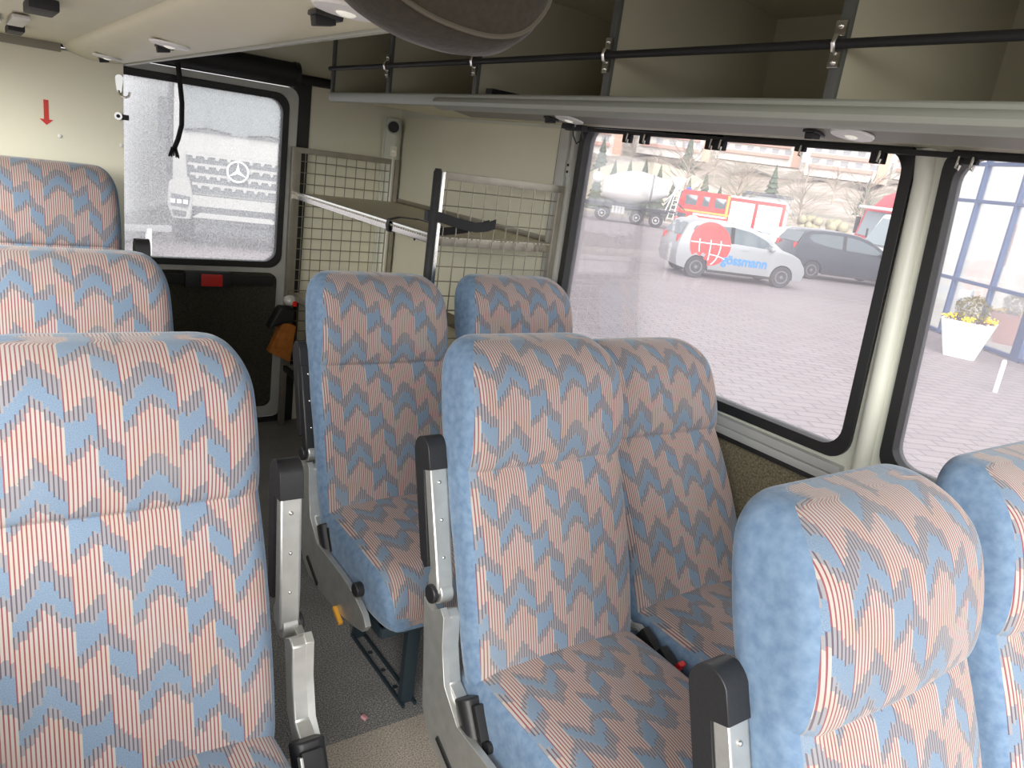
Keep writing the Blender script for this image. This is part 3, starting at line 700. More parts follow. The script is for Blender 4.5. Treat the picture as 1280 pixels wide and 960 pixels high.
def make_seat(kind, **kw):
    root = empty('bus_seat', (0, 0, 0))
    b = back_bm().build('backrest', [M['fab'], M['blue']], root, subsurf=1, auto=False)
    c = cush_bm().build('cushion', [M['fab'], M['blue']], root, subsurf=1, auto=False)
    if kind: seat_hardware(root, kind, **kw)
    seat_frame(root, kind or -1)
    if kind == 0:
        # belt stalk and red buckle in the gap next to the aisle seat
        m = MB(); m.cyl((-.262, -.01, .420), (-.244, -.01, .420), .016, 14); m.tube([(-.25, -.01, .420), (-.248, -.05, .435), (-.246, -.09, .42)], .010, 8)
        bk = m.build('belt_stalk', M['alu'], root)
        MB().box((-.252, -.09, .415), (.022, .07, .045), rot=(.5, 0, 0), bev=.006).build('stalk_boot', M['blk'], bk)
        MB().box((-.252, -.150, .405), (.024, .06, .045), rot=(.45, 0, 0), bev=.005).build('buckle', M['blk'], root)
        MB().box((-.252, -.188, .418), (.020, .012, .034), rot=(.45, 0, 0), bev=.003).build('buckle_button', M['red'], root)
    return root
protoR = make_seat(-1); protoB = make_seat(-1, black=True, dx=.018); protoW = make_seat(0); protoL = make_seat(1, tilt=.10, dx=.048, dy=.03, dz=-.035)
G_ = 'blue zigzag patterned bus seats'
spots = [
    (protoR, 1.004, .252, 0, 'patterned bus seat at front right, aisle side, nearest with black armrest end', 0, 1),
    (protoR, 1.025, 1.07, 0, 'patterned aisle seat in the middle right row with aluminium armrest, cushion in full view', 0, 1),
    (protoB, 1.025, 1.90, -.015, 'patterned aisle seat in the rear right row before the luggage rack', 0, 1),
    (protoW, 1.562, .26, -.02, 'patterned window seat at the right edge, nearest row', 0, 1),
    (protoW, 1.535, 1.13, -.01, 'patterned window seat in the middle right row beside the sill', .17, 1),
    (protoW, 1.545, 1.905, -.01, 'patterned window seat in the rear right row before the mesh panel', 0, 1),
    (protoL, .180, 1.09, .008, 'large patterned seat in the left foreground', 0, 1),
    (protoL, .190, 1.83, .03, 'dark shaded patterned seat behind the left foreground seat', 0, 1),
    (protoL, .195, 2.66, .18, 'raised patterned rearmost left seat against the cream partition', 0, 1)]
used = set()
for pr, x, y, z, lb, r, _ in spots:
    o = pr if pr.name not in used else copy_tree(pr)
    used.add(pr.name)
    o.location = (x, y, z); tag(o, lb, 'bus seat', G_)
    if r:
        for ch in o.children:
            if ch.name.startswith('backrest'):
                pv = Vector((0, .03, .40)); ch.matrix_local = Matrix.Translation(pv) @ Matrix.Rotation(-r, 4, 'X') @ Matrix.Translation(-pv)
st(MB().box((.12, 2.72, .085), (.62, .90, .17), bev=.01).build('floor_platform', M['lino']))
tag(MB().box((.795, 1.52, .004), (.012, .016, .008), rot=(.3, .2, .6), bev=.002).build('paper_scrap', mat('pink_scrap', (.7, .35, .38), .7)), 'tiny crumpled white and red paper scrap on the floor', 'litter')

# ================================================================== outside
GZ = -.94
def gz(r): return GZ if r < 30 else GZ - (r - 30) * .0235
m = MB(); rs = [0, 6, 12, 20, 30, 44, 58, 75]; n = 48
bm = m.bm; V = []
for r in rs: V.append([bm.verts.new((r * math.cos(2 * PI * k / n), r * math.sin(2 * PI * k / n), gz(r))) for k in range(n)] if r else [bm.verts.new((0, 0, GZ))])
for k in range(n): bm.faces.new((V[0][0], V[1][k], V[1][(k + 1) % n]))
for A, B in zip(V[1:], V[2:]):
    for k in range(n): bm.faces.new((A[k], B[k], B[(k + 1) % n], A[(k + 1) % n]))
st(m.build('ground', M['pav'], auto=False))

def wheel(root, x, y, r=.31, w=.2, rim=.6, side=1, rc=None, name='wheel'):
    m = MB(); n = 28
    m.rings([[(x + rr * math.cos(2 * PI * k / n), y + yy, r + rr * math.sin(2 * PI * k / n)) for k in range(n)] for rr, yy in [(r * .55, -w / 2), (r * .93, -w / 2), (r, -w * .32), (r, w * .32), (r * .93, w / 2), (r * .55, w / 2)]])
    t = m.build(name, M['tyre'], root)
    m = MB(); yo = side * w / 2
    m.rings([[(x + rr * math.cos(2 * PI * k / n), y + yo + side * yy, r + rr * math.sin(2 * PI * k / n)) for k in range(n)] for rr, yy in [(r * rim, -.02), (r * rim, .012), (r * rim * .86, .012), (r * rim * .7, -.03), (r * .2, -.02), (r * .14, .012)]])
    m.build('rim', rc or M['rim'], t)
M['tyre'] = mat('tyre_rubber', (.035, .035, .04), .8); M['rim'] = mat('grey_steel_rim', (.17, .17, .18), .5, .3)
M['rimw'] = mat('pale_rim', (.6, .6, .6), .5); M['cglass'] = mat('car_glass', (.10, .13, .15), .08, 0, spec=.9)
M['cglass2'] = mat('pale_car_glass', (.25, .31, .34), .1, 0, spec=.9)
M['silver'] = mat('silver_car_paint', (.36, .38, .40), .3, .35, coat=.4); M['carw'] = mat('white_car_paint', (.78, .78, .78), .3, coat=.4)
M['card'] = mat('dark_blue_black_paint', (.03, .04, .06), .25, .2, coat=.6); M['fred'] = mat('fire_red_paint', (.62, .03, .03), .4)
M['tred'] = mat('cherry_truck_paint', (.55, .02, .04), .35); M['gred'] = mat('globe_red_print', (.72, .05, .05), .5)
M['bprint'] = mat('blue_print', (.03, .22, .60), .5); M['wprint'] = mat('white_print', (.8, .8, .8), .5)
def car(name, loc, hd, paint, label, L=3.88, Hh=1.59, wd=.86, glass=None, extra=None):
    k = L / 3.88; kz = Hh / 1.59
    root = empty(name, loc, hd, label, 'car')
    belt = .95 * kz
    def yy(z): return wd - max(0, z - belt) * .30 - max(0, .45 - z) * .12
    def S(pts): return [(a * k, b * kz) for a, b in pts]
    wr = .34
    prof = S([(-1.86, .30), (-1.93, .52), (-1.92, .90), (-1.83, 1.12), (-1.66, 1.45), (-1.52, 1.54), (-1.1, 1.585), (-.4, 1.60), (.1, 1.56), (.5, 1.44), (.85, 1.25), (1.18, 1.03), (1.5, .95), (1.74, .84), (1.90, .66), (1.95, .48), (1.90, .26)])
    bot = arc((1.28 * k, .31), wr, 0, PI, 10) + arc((-1.28 * k, .31), wr, 0, PI, 10)
    poly = prof + [(1.28 * k + wr, .24)] + bot[:11] + [(1.28 * k - wr, .24), (-1.28 * k + wr, .24)] + bot[11:] + [(-1.28 * k - wr, .24)]
    m = MB(); bm = m.bm; rows = []
    for fy, ins in ((-1, 0), (-.93, .035), (0, .05), (.93, .035), (1, 0)):
        rows.append([bm.verts.new((a * (1 + (.035 - ins) * -.25), fy * yy(b), b + (ins if b > .8 * kz else 0) * .7)) for a, b in poly])
    N_ = len(poly)
    for A, B in zip(rows, rows[1:]):
        for i in range(N_): bm.faces.new((A[i], A[(i + 1) % N_], B[(i + 1) % N_], B[i]))
    for R in (rows[0], rows[-1]):
        for t in tessellate_polygon([[Vector((a, 0, b)) for a, b in poly]]):
            try: bm.faces.new([R[i] for i in t])
            except ValueError: pass
    m.build('body', paint, root)
    gm = glass or M['cglass']
    for s in (-1, 1):
        for w_, g_ in ((S([(-.30, 1.07), (.98, 1.03), (.62, 1.28), (.18, 1.44), (-.30, 1.50)]), gm), (S([(-1.52, 1.33), (-1.40, 1.22), (-.9, 1.12), (-.42, 1.08), (-.42, 1.50), (-1.0, 1.50), (-1.45, 1.44)]), gm)):
            m = MB(); m.prism([(a, s * (yy(b) + .004), b) for a, b in w_], (0, -s * .01, 0)); m.build('side_window', g_, root, smooth=False)
        m = MB().prism([(a, s * (yy(b) + .005), b) for a, b in S([(-.42, 1.07), (-.30, 1.06), (-.30, 1.51), (-.42, 1.51)])], (0, -s * .01, 0)); m.build('window_pillar', M['blk'], root, smooth=False)
        wheel(root, 1.28 * k, s * (wd - .11), side=s); wheel(root, -1.28 * k, s * (wd - .11), side=s)
        MB().sphere((.80 * k, s * (wd + .10), 1.05 * kz), .10, (.7, 1, .7), 12, 8).build('wing_mirror', paint, root)
        MB().box((.05, s * (yy(.9) + .008), .93 * kz), (.18, .02, .035), bev=.006).build('door_handle', paint, root)
        MB().box((0, s * (wd - .02), .245), (1.9 * k, .05, .07), bev=.01).build('sill', M['rub'], root)
        MB().sphere((1.74 * k, s * .56, .70 * kz), .16, (.8, 1, .55), 12, 8).build('headlamp', M['cglass2'], root)
        MB().box((-1.86 * k, s * .66, 1.0 * kz), (.12, .14, .26), bev=.03).build('tail_lamp', M['fred'], root)
    def quad(a, b, nm, g_):
        (x0, z0), (x1, z1) = S([a])[0], S([b])[0]; off = .045
        MB().prism([(x0, -yy(z0) * .88, z0 + off), (x0, yy(z0) * .88, z0 + off), (x1, yy(z1) * .86, z1 + off), (x1, -yy(z1) * .86, z1 + off)], (.0, 0, .004)).build(nm, g_, root, smooth=False)
    quad((1.12, 1.07), (.46, 1.455), 'windscreen', M['cglass2']); quad((-1.86, 1.1), (-1.66, 1.44), 'rear_window', M['cglass'])
    MB().box((1.90 * k, 0, .34 * kz), (.12, 1.1, .13), bev=.02).build('lower_grille', M['blk'], root)
    MB().box((1.885 * k, 0, .63 * kz), (.09, .62, .12), rot=(0, -.3, 0), bev=.02).build('grille', M['blk'], root)
    MB().box((1.965 * k, 0, .47 * kz), (.02, .52, .11)).build('number_plate', M['white'], root)
    if extra: extra(root, yy)
    return root
def text_mesh(txt, size, mt, parent, T, name='lettering', bold=0.009, ext=.002):
    cu = bpy.data.curves.new(name, 'FONT'); cu.body = txt; cu.size = size; cu.offset = bold; cu.extrude = ext; cu.align_x = 'LEFT'
    o = bpy.data.objects.new(name + '_tmp', cu); COL.objects.link(o); dg = bpy.context.evaluated_depsgraph_get()
    me = bpy.data.meshes.new_from_object(o.evaluated_get(dg)); bpy.data.objects.remove(o)
    me.transform(T); me.materials.clear(); me.materials.append(mt)
    q = bpy.data.objects.new(name, me); COL.objects.link(q); q.parent = parent; return q
def livery(root, yy):
    c = (-.98, .98); R = .60; yo = lambda z: -(yy(z) + .009)
    def P3(a, r): x, z = c[0] + r * math.cos(a), c[1] + r * math.sin(a); return (x, yo(z), z)
    m = MB(); bm = m.bm; n = 40; rr = [0, .15, .3, .45, R]
    V = [[bm.verts.new(P3(2 * PI * k / n, r)) for k in range(n)] if r else [bm.verts.new(P3(0, 0))] for r in rr]
    def ok(f):
        c_ = sum((v.co for v in f), Vector()) / len(f); return math.hypot(c_.x + 1.28, c_.z - .31) > .37
    for k in range(n):
        bm.faces.new((V[0][0], V[1][k], V[1][(k + 1) % n]))
        for A, B in zip(V[1:], V[2:]):
            fv = (A[k], B[k], B[(k + 1) % n], A[(k + 1) % n])
            if ok(fv): bm.faces.new(fv)
    g_ = m.build('globe_emblem', M['gred'], root)
    m = MB()
    yo2 = lambda z: -(yy(z) + .013)
    for q in (-.55, 0., .5):
        pts = []
        for k in range(13):
            t = -1.25 + 2.5 * k / 12; x = c[0] + q * R * math.cos(t) ; z = c[1] + R * math.sin(t) * .98
            if math.hypot(x + 1.28, z - .31) > .38 and z < 1.12: pts.append((x, yo2(z), z))
        if len(pts) > 1: m.tube(pts, .018, 6)
    for z0, cv in ((.62, .08), (1.0, 0.)):
        h = math.sqrt(max(R * R - (z0 - c[1]) ** 2, 0)) * .97
        pts = [(c[0] + h * t, yo2(z0), z0 + cv * (1 - t * t)) for t in [-1 + .2 * k for k in range(11)] if math.hypot(c[0] + h * t + 1.28, z0 - .31) > .38]
        m.tube(pts, .018, 6)
    m.build('globe_lines', M['wprint'], g_)
    T = Matrix.Translation((-.58, -(yy(.6) + .012), .50)) @ Matrix.Rotation(PI / 2, 4, 'X')
    text_mesh('gössmann', .37, M['bprint'], root, T @ Matrix.Diagonal((.93, 1, 1, 1)))
    MB().sphere((1.32, -.25, .975), .12, (1.2, 1, .25), 12, 8).build('bonnet_emblem', M['gred'], root)
    MB().sphere((1.55, .25, .925), .12, (1.2, 1, .25), 12, 8).build('bonnet_emblem', M['gred'], root)
car('hatchback_car', (18.28, 14.83, GZ), -.507, M['silver'], 'silver compact car with a red globe and blue lettering on its side', extra=livery)
car('hatchback_car', (24.9, 15.5, GZ), -.50, M['card'], 'dark blue-black car parked behind the silver lettered car', L=4.25, Hh=1.62, wd=.9)
car('estate_car', (31.5, 22.2, gz(38)), 2.45, M['carw'], 'white car parked far behind the dark car, near the trucks', L=4.5, Hh=1.5, wd=.9, glass=M['cglass2'])
car('estate_car', (43.5, 30.5, gz(53)), 2.5, M['carw'], 'white car just right of the fire engine', L=4.4, Hh=1.5, wd=.9, glass=M['cglass2'])

# ---- concrete mixer
def mixer():
    A = math.atan2(.70, -.715)
    r = empty('concrete_mixer_truck', (40.0, 42.1, gz(58)), A, 'white concrete mixer truck beyond the silver car', 'truck')
    m = MB(); n = 32
    pr = [(2.45, .55), (2.35, .75), (1.3, 1.10), (.5, 1.22), (-.3, 1.17), (-1.3, .88), (-2.1, .62), (-2.3, .55)]
    ax = lambda x: 2.55 + (-x) * .10
    m.rings([[(x, R * math.cos(2 * PI * k / n), ax(x) + R * math.sin(2 * PI * k / n)) for k in range(n)] for x, R in pr]); m.build('drum', M['carw'], r)
    m = MB(); m.rings([[(x, R * math.cos(2 * PI * k / n), ax(x) + R * math.sin(2 * PI * k / n)) for k in range(n)] for x, R in [(-1.05, 1.00), (-1.15, .98), (-1.2, .90), (-1.0, .94)]]); m.build('drum_ring', mat('ring_grey', (.3, .3, .32), .5), r)
    m = MB(); m.box((0, 0, 1.15), (7.6, .9, .30)); m.box((0, .95, 1.28), (6.8, .5, .08)); m.box((0, -.95, 1.28), (6.8, .5, .08)); m.build('chassis', M['card'], r, bevel=.02)
    M['mw'] = M['carw']
    for s in (1, -1):
        for x in (2.15, -.35, -1.75): wheel(r, x, s * 1.05, .52, .3, .5, s, M['rimw'])
        for x in (-.35, -1.75): MB().prism([(x + a, s * .9, .55 + b) for a, b in arc((0, 0), .66, 0, PI, 10) + arc((0, 0), .60, PI, 0, 10)], (0, s * .3, 0)).build('mudguard', M['card'], r)
    for k in range(4): MB().cyl((1.4 - k * .24, 1.0, .65), (1.4 - k * .24, 1.0, 1.15), .11, 12).build('tank', M['rimw'], r)
    m = MB()
    for a, b in [((-2.3, .6, 1.2), (-2.9, .5, 3.4)), ((-2.3, -.6, 1.2), (-2.9, -.5, 3.4)), ((-2.5, .95, .7), (-2.9, .7, 3.3)), ((-2.9, .95, .7), (-3.2, .7, 3.3)), ((-2.2, .8, 2.0), (-3.3, .8, 3.3)), ((-3.3, .4, 3.3), (-2.2, -.4, 1.7))]: m.tube([a, b], .045, 6)
    for k in range(8): m.tube([(-2.55 - k * .04, .93, .8 + k * .32), (-2.93 - k * .04, .93, .8 + k * .32)], .03, 6)
    m.build('ladder_frame', M['carw'], r)
    MB().rings([[(-2.9 + a * s_, b * s_, z) for a, b in arc((0, 0), 1, 0, 2 * PI, 15)[:-1]] for z, s_ in ((3.0, .25), (3.55, .6), (3.7, .62))]).build('hopper', M['carw'], r)
    MB().prism([(-2.7, .2, 2.3), (-3.7, .3, 1.5), (-3.7, .3, 1.4), (-2.7, .2, 2.1)], (0, -.4, 0)).build('chute', M['card'], r)
    m = MB(); m.box((4.6, 0, 1.95), (1.9, 2.4, 2.3), bev=.12); m.build('cab', M['carw'], r)
    MB().box((4.75, 1.2, 2.5), (1.2, .03, .7), bev=.01).build('cab_window', M['cglass'], r)
    MB().sphere((2.9, .1, 2.95), .42, (1, 1, 1)).build('water_tank', M['carw'], r)
    for s in (1, -1): wheel(r, 4.4, s * 1.05, .52, .3, .5, s, M['rimw'])
mixer()
# ---- fire engine
def fire():
    A = math.atan2(.77, -.64)
    r = empty('fire_engine', (47.4, 39.1, gz(60)), A, 'red fire engine with white roller shutters beyond the cars', 'truck')
    M['warn'] = mat('orange_stripe', (.85, .38, .08), .5)
    pr = rrect([(4.15, .55), (4.15, 1.5), (3.85, 3.0), (.35, 3.0), (.35, .55)], .1, 3)
    MB().prism([(a, -1.2, b) for a, b in pr], (0, 2.4, 0)).build('cab', M['fred'], r)
    m = MB().box((-1.65, 0, 1.72), (3.95, 2.4, 2.3), bev=.05); m.build('body', M['fred'], r)
    for s in (1, -1):
        for x, w in ((3.15, .85), (2.05, .5), (1.0, .8)): MB().box((x, s * 1.205, 2.3), (w, .03, .72), bev=.01).build('cab_window', M['cglass'], r)
        for x in (-.62, -2.55): MB().box((x, s * 1.21, 1.65), (1.7, .03, 1.95), bev=.01).build('roller_shutter', M['carw'], r)
        MB().box((1.9, s * 1.205, 1.52), (3.7, .02, .14)).build('stripe', M['warn'], r)
        MB().box((1.6, s * 1.207, 1.32), (2.5, .02, .14)).build('stripe', M['wprint'], r)
        MB().box((.45, s * 1.207, 2.1), (.18, .02, 1.7)).build('stripe', M['warn'], r)
        for x in (2.75, -1.9): wheel(r, x, s * 1.05, .48, .3, .5, s, M['rimw'])
        MB().prism([(2.75 + a, s * 1.22, .50 + b) for a, b in arc((0, 0), .72, 0, PI, 10) + arc((0, 0), .56, PI, 0, 10)], (0, s * .02, 0)).build('wheel_arch', M['wprint'], r)
    MB().prism([(4.02, -1.05, 1.75), (4.02, 1.05, 1.75), (3.85, 1.0, 2.85), (3.85, -1.0, 2.85)], (.14, 0, .02)).build('windscreen', M['cglass'], r)
    MB().box((4.18, 0, .95), (.1, 2.2, .6), bev=.03).build('bumper', M['carw'], r)
    MB().box((3.5, 0, 3.08), (.3, 1.4, .16), bev=.05).build('blue_beacon', mat('beacon_blue', (.05, .12, .7), .3), r)
    MB().box((-1.6, 0, 2.95), (3.9, 2.3, .14), bev=.03).build('roof_rack', M['carw'], r)
fire()
# ---- red lorry cab and white van behind the dark car
def lorry():
    r = empty('lorry_cab', (31.4, 17.3, gz(36)), math.atan2(.45, -.89), 'red lorry cab with roof deflector beyond the dark car', 'truck')
    pr = rrect([(1.1, .45), (1.12, 1.5), (.85, 2.75), (-1.15, 2.85), (-1.15, .45)], .1, 3)
    MB().prism([(a, -1.22, b) for a, b in pr], (0, 2.44, 0)).build('cab', M['tred'], r)
    pr = [(.75, 2.75), (.3, 3.3), (-.6, 3.75), (-1.15, 3.75), (-1.15, 2.8)]
    MB().prism([(a, -1.1, b) for a, b in pr], (0, 2.2, 0)).build('roof_deflector', M['tred'], r, bevel=.08)
    MB().prism([(1.06, -1.05, 1.62), (1.06, 1.05, 1.62), (.86, 1.0, 2.62), (.86, -1.0, 2.62)], (.06, 0, .01)).build('windscreen', M['cglass2'], r)
    MB().box((1.14, 0, 2.78), (.3, 2.2, .12), bev=.03).build('sun_visor', M['carw'], r)
    for s in (1, -1):
        MB().prism([(.75, s * 1.23, 1.62), (.62, s * 1.23, 2.5), (-.2, s * 1.23, 2.5), (-.2, s * 1.23, 1.62)], (0, -s * .02, 0)).build('side_window', M['cglass'], r)
        MB().box((1.0, s * 1.38, 2.0), (.12, .2, .7), bev=.04).build('wing_mirror', M['blk'], r)
        wheel(r, .2, s * 1.05, .5, .3, .5, s, M['rimw'])
    m = MB(); 
    for z in (.8, 1.05, 1.3): m.box((1.13, 0, z), (.06, 1.7, .1), bev=.02)
    m.build('grille', M['blk'], r)
    r = empty('delivery_van', (29.3, 15.3, gz(33)), math.atan2(.35, -.93), 'white van with rounded nose in front of the red lorry', 'van')
    pr = rrect([(1.9, .35), (1.95, 1.0), (1.55, 1.35), (.9, 2.5), (-2.6, 2.75), (-2.6, .35)], .18, 5)
    MB().prism([(a, -.98, b) for a, b in pr], (0, 1.96, 0)).build('body', M['carw'], r, bevel=.1)
    MB().prism([(1.60, -.86, 1.36), (1.60, .86, 1.36), (1.02, .80, 2.32), (1.02, -.80, 2.32)], (.06, 0, .04)).build('windscreen', M['cglass2'], r)
    for s in (1, -1):
        MB().box((.55, s * .985, 1.75), (.8, .02, .6), bev=.01).build('side_window', M['cglass2'], r)
        MB().tube([(1.2, s * 1.0, 1.5), (1.3, s * 1.2, 1.6), (1.3, s * 1.22, 1.9)], .04, 6).build('mirror_arm', M['blk'], r)
        wheel(r, 1.1, s * .88, .36, .24, .55, s); wheel(r, -1.8, s * .88, .36, .24, .55, s)
lorry()

# ---- white tipper truck seen through the rear window
def tipper():
    r = empty('tipper_truck', (4.33, 15.61, GZ), -.243, 'white heavy truck with slatted grille and star emblem behind the bus', 'truck')
    W_ = mat('toned_white_truck_paint', (.36, .365, .355), .6); D_ = mat('truck_dark_grey', (.06, .065, .07), .8); D2 = mat('truck_mid_grey', (.10, .11, .12), .8)  # cab white toned down to one even mid grey
    pr = rrect([(0, 1.02), (.02, 1.75), (.06, 2.15), (.28, 3.25), (2.1, 3.35), (2.1, 1.02)], .07, 4)
    MB().prism([(-1.15, a, b) for a, b in pr], (2.3, 0, 0)).build('cab', W_, r, bevel=.05)
    MB().prism([(-1.02, -.004 + .045, 2.20), (1.02, .041, 2.20), (.98, .205, 3.05), (-.98, .205, 3.05)], (0, -.03, -.004)).build('windscreen', mat('truck_glass', (.13, .15, .155), .6), r, smooth=False)
    for s in (-1, 1):
        MB().tube([(s * .15, -.03, 2.22), (s * .55, -.06, 2.27), (s * 1.0, -.03, 2.2)], .018, 6).build('wiper', M['blk'], r)
        MB().box((s * 1.32, .02, 2.35), (.18, .12, .75), bev=.05).build('wing_mirror', D_, r)
    # grille: dark backing, four white slats with a toothed lower edge
    gp = [(-.93, 1.80), (.93, 1.80), (.90, 1.35), (.80, 1.07), (-.80, 1.07), (-.90, 1.35)]
    g_ = MB().prism([(a, -.012, b) for a, b in gp], (0, .03, 0)).build('grille', D2, r)
    for i, z in enumerate((1.78, 1.60, 1.42, 1.24)):
        hw = .92 - i * .035; top = []; n_ = int(hw * 2 / .185)
        pts = [(-hw, z + .02), (hw, z + .02), (hw, z - .03)]
        step = 2 * hw / n_
        for k in range(n_):
            x1 = hw - k * step; pts += [(x1 - step * .12, z - .03), (x1 - step * .22, z - .085), (x1 - step * .42, z - .085), (x1 - step * .52, z - .03)]
        pts += [(-hw, z - .03)]
        MB().prism([(a, -.035, b) for a, b in pts], (0, .03, 0)).build('grille_slat', W_, g_, smooth=False)
    e_ = MB().cyl((0, -.06, 1.54), (0, -.03, 1.54), .195, 32).build('emblem_disc', D2, r)
    m = MB(); m.tube([(.19 * math.cos(2 * PI * k / 32), -.07, 1.54 + .19 * math.sin(2 * PI * k / 32)) for k in range(32)], .020, 8, closed=True); m.build('emblem_ring', M['wprint'], e_)
    m = MB()
    for a in (PI / 2, PI / 2 + 2 * PI / 3, PI / 2 + 4 * PI / 3):
        c, s_ = math.cos(a), math.sin(a)
        m.prism([(.185 * c, -.075, 1.54 + .185 * s_), (-.038 * s_, -.085, 1.54 + .038 * c), (-.02 * c, -.085, 1.54 - .02 * s_), (.038 * s_, -.085, 1.54 - .038 * c)], (0, .012, 0))
    m.build('emblem_star', M['wprint'], e_)
    MB().prism([(a, -.05, b) for a, b in [(-.98, 1.02), (.98, 1.02), (.86, .82), (-.86, .82)]], (0, .3, 0)).build('bumper_top', W_, r, bevel=.02)
    for s in (-1, 1):
        MB().prism([(s * a, -.06, b) for a, b in [(.86, 1.35), (1.12, 1.30), (1.22, 1.22), (1.24, .80), (1.15, .55), (.82, .55), (.78, .95)]], (0, .55, 0)).build('corner_bumper', W_, r, bevel=.03)
        h = MB().prism([(s * a, -.085, b) for a, b in [(.84, .98), (1.17, 1.02), (1.18, .80), (.88, .76)]], (0, .03, 0)).build('headlamp', D2, r, bevel=.01)
        for k in range(3): MB().box((s * (.92 + .11 * k), -.095, .88), (.085, .02, .08), bev=.01).build('lamp_cell', M['wprint'], h)
        MB().prism([(s * a, -.085, b) for a, b in [(.90, .70), (1.16, .72), (1.13, .60), (.92, .60)]], (0, .03, 0)).build('fog_lamp', D_, r, bevel=.01)
        MB().box((s * 1.10, .30, 1.62), (.14, .5, .62), bev=.04).build('side_deflector', D2, r)
        wheel(r, 0, 0, .54, .34, .5, s, M['rimw'])
        for ob in [o for o in r.children if o.name.startswith('wheel')][-1:]:
            ob.matrix_local = Matrix.Translation((s * .95, .95, 0)) @ Matrix.Rotation(PI / 2, 4, 'Z')
    MB().prism([(a, -.04, b) for a, b in [(-.80, .83), (.80, .83), (.62, .52), (-.62, .52)]], (0, .2, 0)).build('lower_grille', D_, r)
    MB().prism([(a, -.10, b) for a, b in [(-.80, .60), (-.66, .70), (.66, .70), (.80, .60)]], (0, .1, 0)).build('step_bar', W_, r, bevel=.01)
    MB().box((0, .2, .42), (1.5, .3, .22), bev=.03).build('underrun_guard', D_, r)
    MB().prism([(-1.25, 2.5, b) if 0 else (a, 2.4, b) for a, b in [(-1.25, 1.2), (1.25, 1.2), (1.25, 3.1), (-1.25, 3.1)]], (0, 5, 0)).build('tipper_body', D2, r)
tipper()
e = empty('warehouse_wall', (2.55, 16.37, GZ), math.atan2(.88, .475), 'tall white ribbed metal warehouse wall beside the truck', 'building')
MB().box((3.6, .08, 3.8), (13, .16, 7.4)).build('ribbed_cladding', stripes_mat('ribbed_white_cladding', (.95, .96, .97), (.78, .81, .85), .25, 0, .14), e, smooth=False)
MB().box((3.6, -.02, .35), (13, .3, .5), bev=.02).build('concrete_plinth', mat('plinth', (.42, .43, .43), .8, 0, .3, 4), e)
e = empty('guard_rail', (2.2, 14.6, GZ), .25, 'grey steel guard rail between the bus and the white truck', 'barrier')
tag(e, kind=None)
MB().box((-.4, 0, .48), (2.4, .05, .12), bev=.02).build('rail', mat('galvanised', (.27, .28, .29), .6), e)
for x in (-1.2, .4): MB().box((x, 0, .24), (.08, .08, .48)).build('post', M['rimw'], e)

# ---- glass-fronted building with planter
fp = Vector((17.3, 7.12)); fd = Vector((-.52, -.86)).normalized(); fa = math.atan2(fd.y, fd.x)
e = empty('glass_showroom', (fp.x, fp.y, GZ), fa, 'showroom with a blue-framed glass facade seen through the front right window', 'building')
# local x along facade (towards the camera side), local +y = away from the bus
z_ = lambda z: z - GZ
M['mull'] = mat('blue_grey_mullion', (.08, .13, .26), .45); M['inn'] = mat('showroom_white', (.80, .80, .77), .8, 0, .08, 1.5)
M['sglass'] = glass_mat('showroom_glass', .16, (.85, .9, .92))
xs = [-3.0, -1.40, -.15, 1.10, 2.35, 3.6, 4.85, 6.1]
for x in xs: MB().box((x, 0, 2.8), (.075 if x != 1.10 else .24, .12, 5.6), bev=.006).build('mullion', M['mull'], e)
for z in (z_(2.80), z_(2.02), z_(.32), .06, 5.5): MB().box((1.6, 0, z), (9.3, .10, .075), bev=.006).build('transom', M['mull'], e)
for a, b in zip(xs, xs[1:]): MB().box(((a + b) / 2, .02, 2.8), (b - a - .06, .012, 5.5)).build('glass_pane', M['sglass'], e, smooth=False)
MB().box((1.6, 3.4, 2.8), (9.4, .1, 5.6)).build('back_wall', M['inn'], e, smooth=False)
MB().box((1.6, 1.7, .02), (9.4, 3.4, .04)).build('showroom_floor', M['inn'], e, smooth=False)
MB().box((-3.05, 1.7, 2.8), (.1, 3.4, 5.6)).build('side_wall', M['inn'], e, smooth=False)
m = MB(); m.box((.2, .9, z_(2.35)), (1.9, .02, .55)); m.build('ceiling_banner', mat('pale_pink_banner', (.75, .60, .58), .7), e)
m = MB()
for k in range(4): m.box((.15, .86, z_(2.22) + k * .07), (.5, .01, .02))
m.build('banner_lines', M['wprint'], e)
MB().box((-1.0, .7, z_(1.2)), (.12, .02, .9), bev=.01).build('hanging_strip', mat('orange_patch', (.85, .45, .3), .6), e)
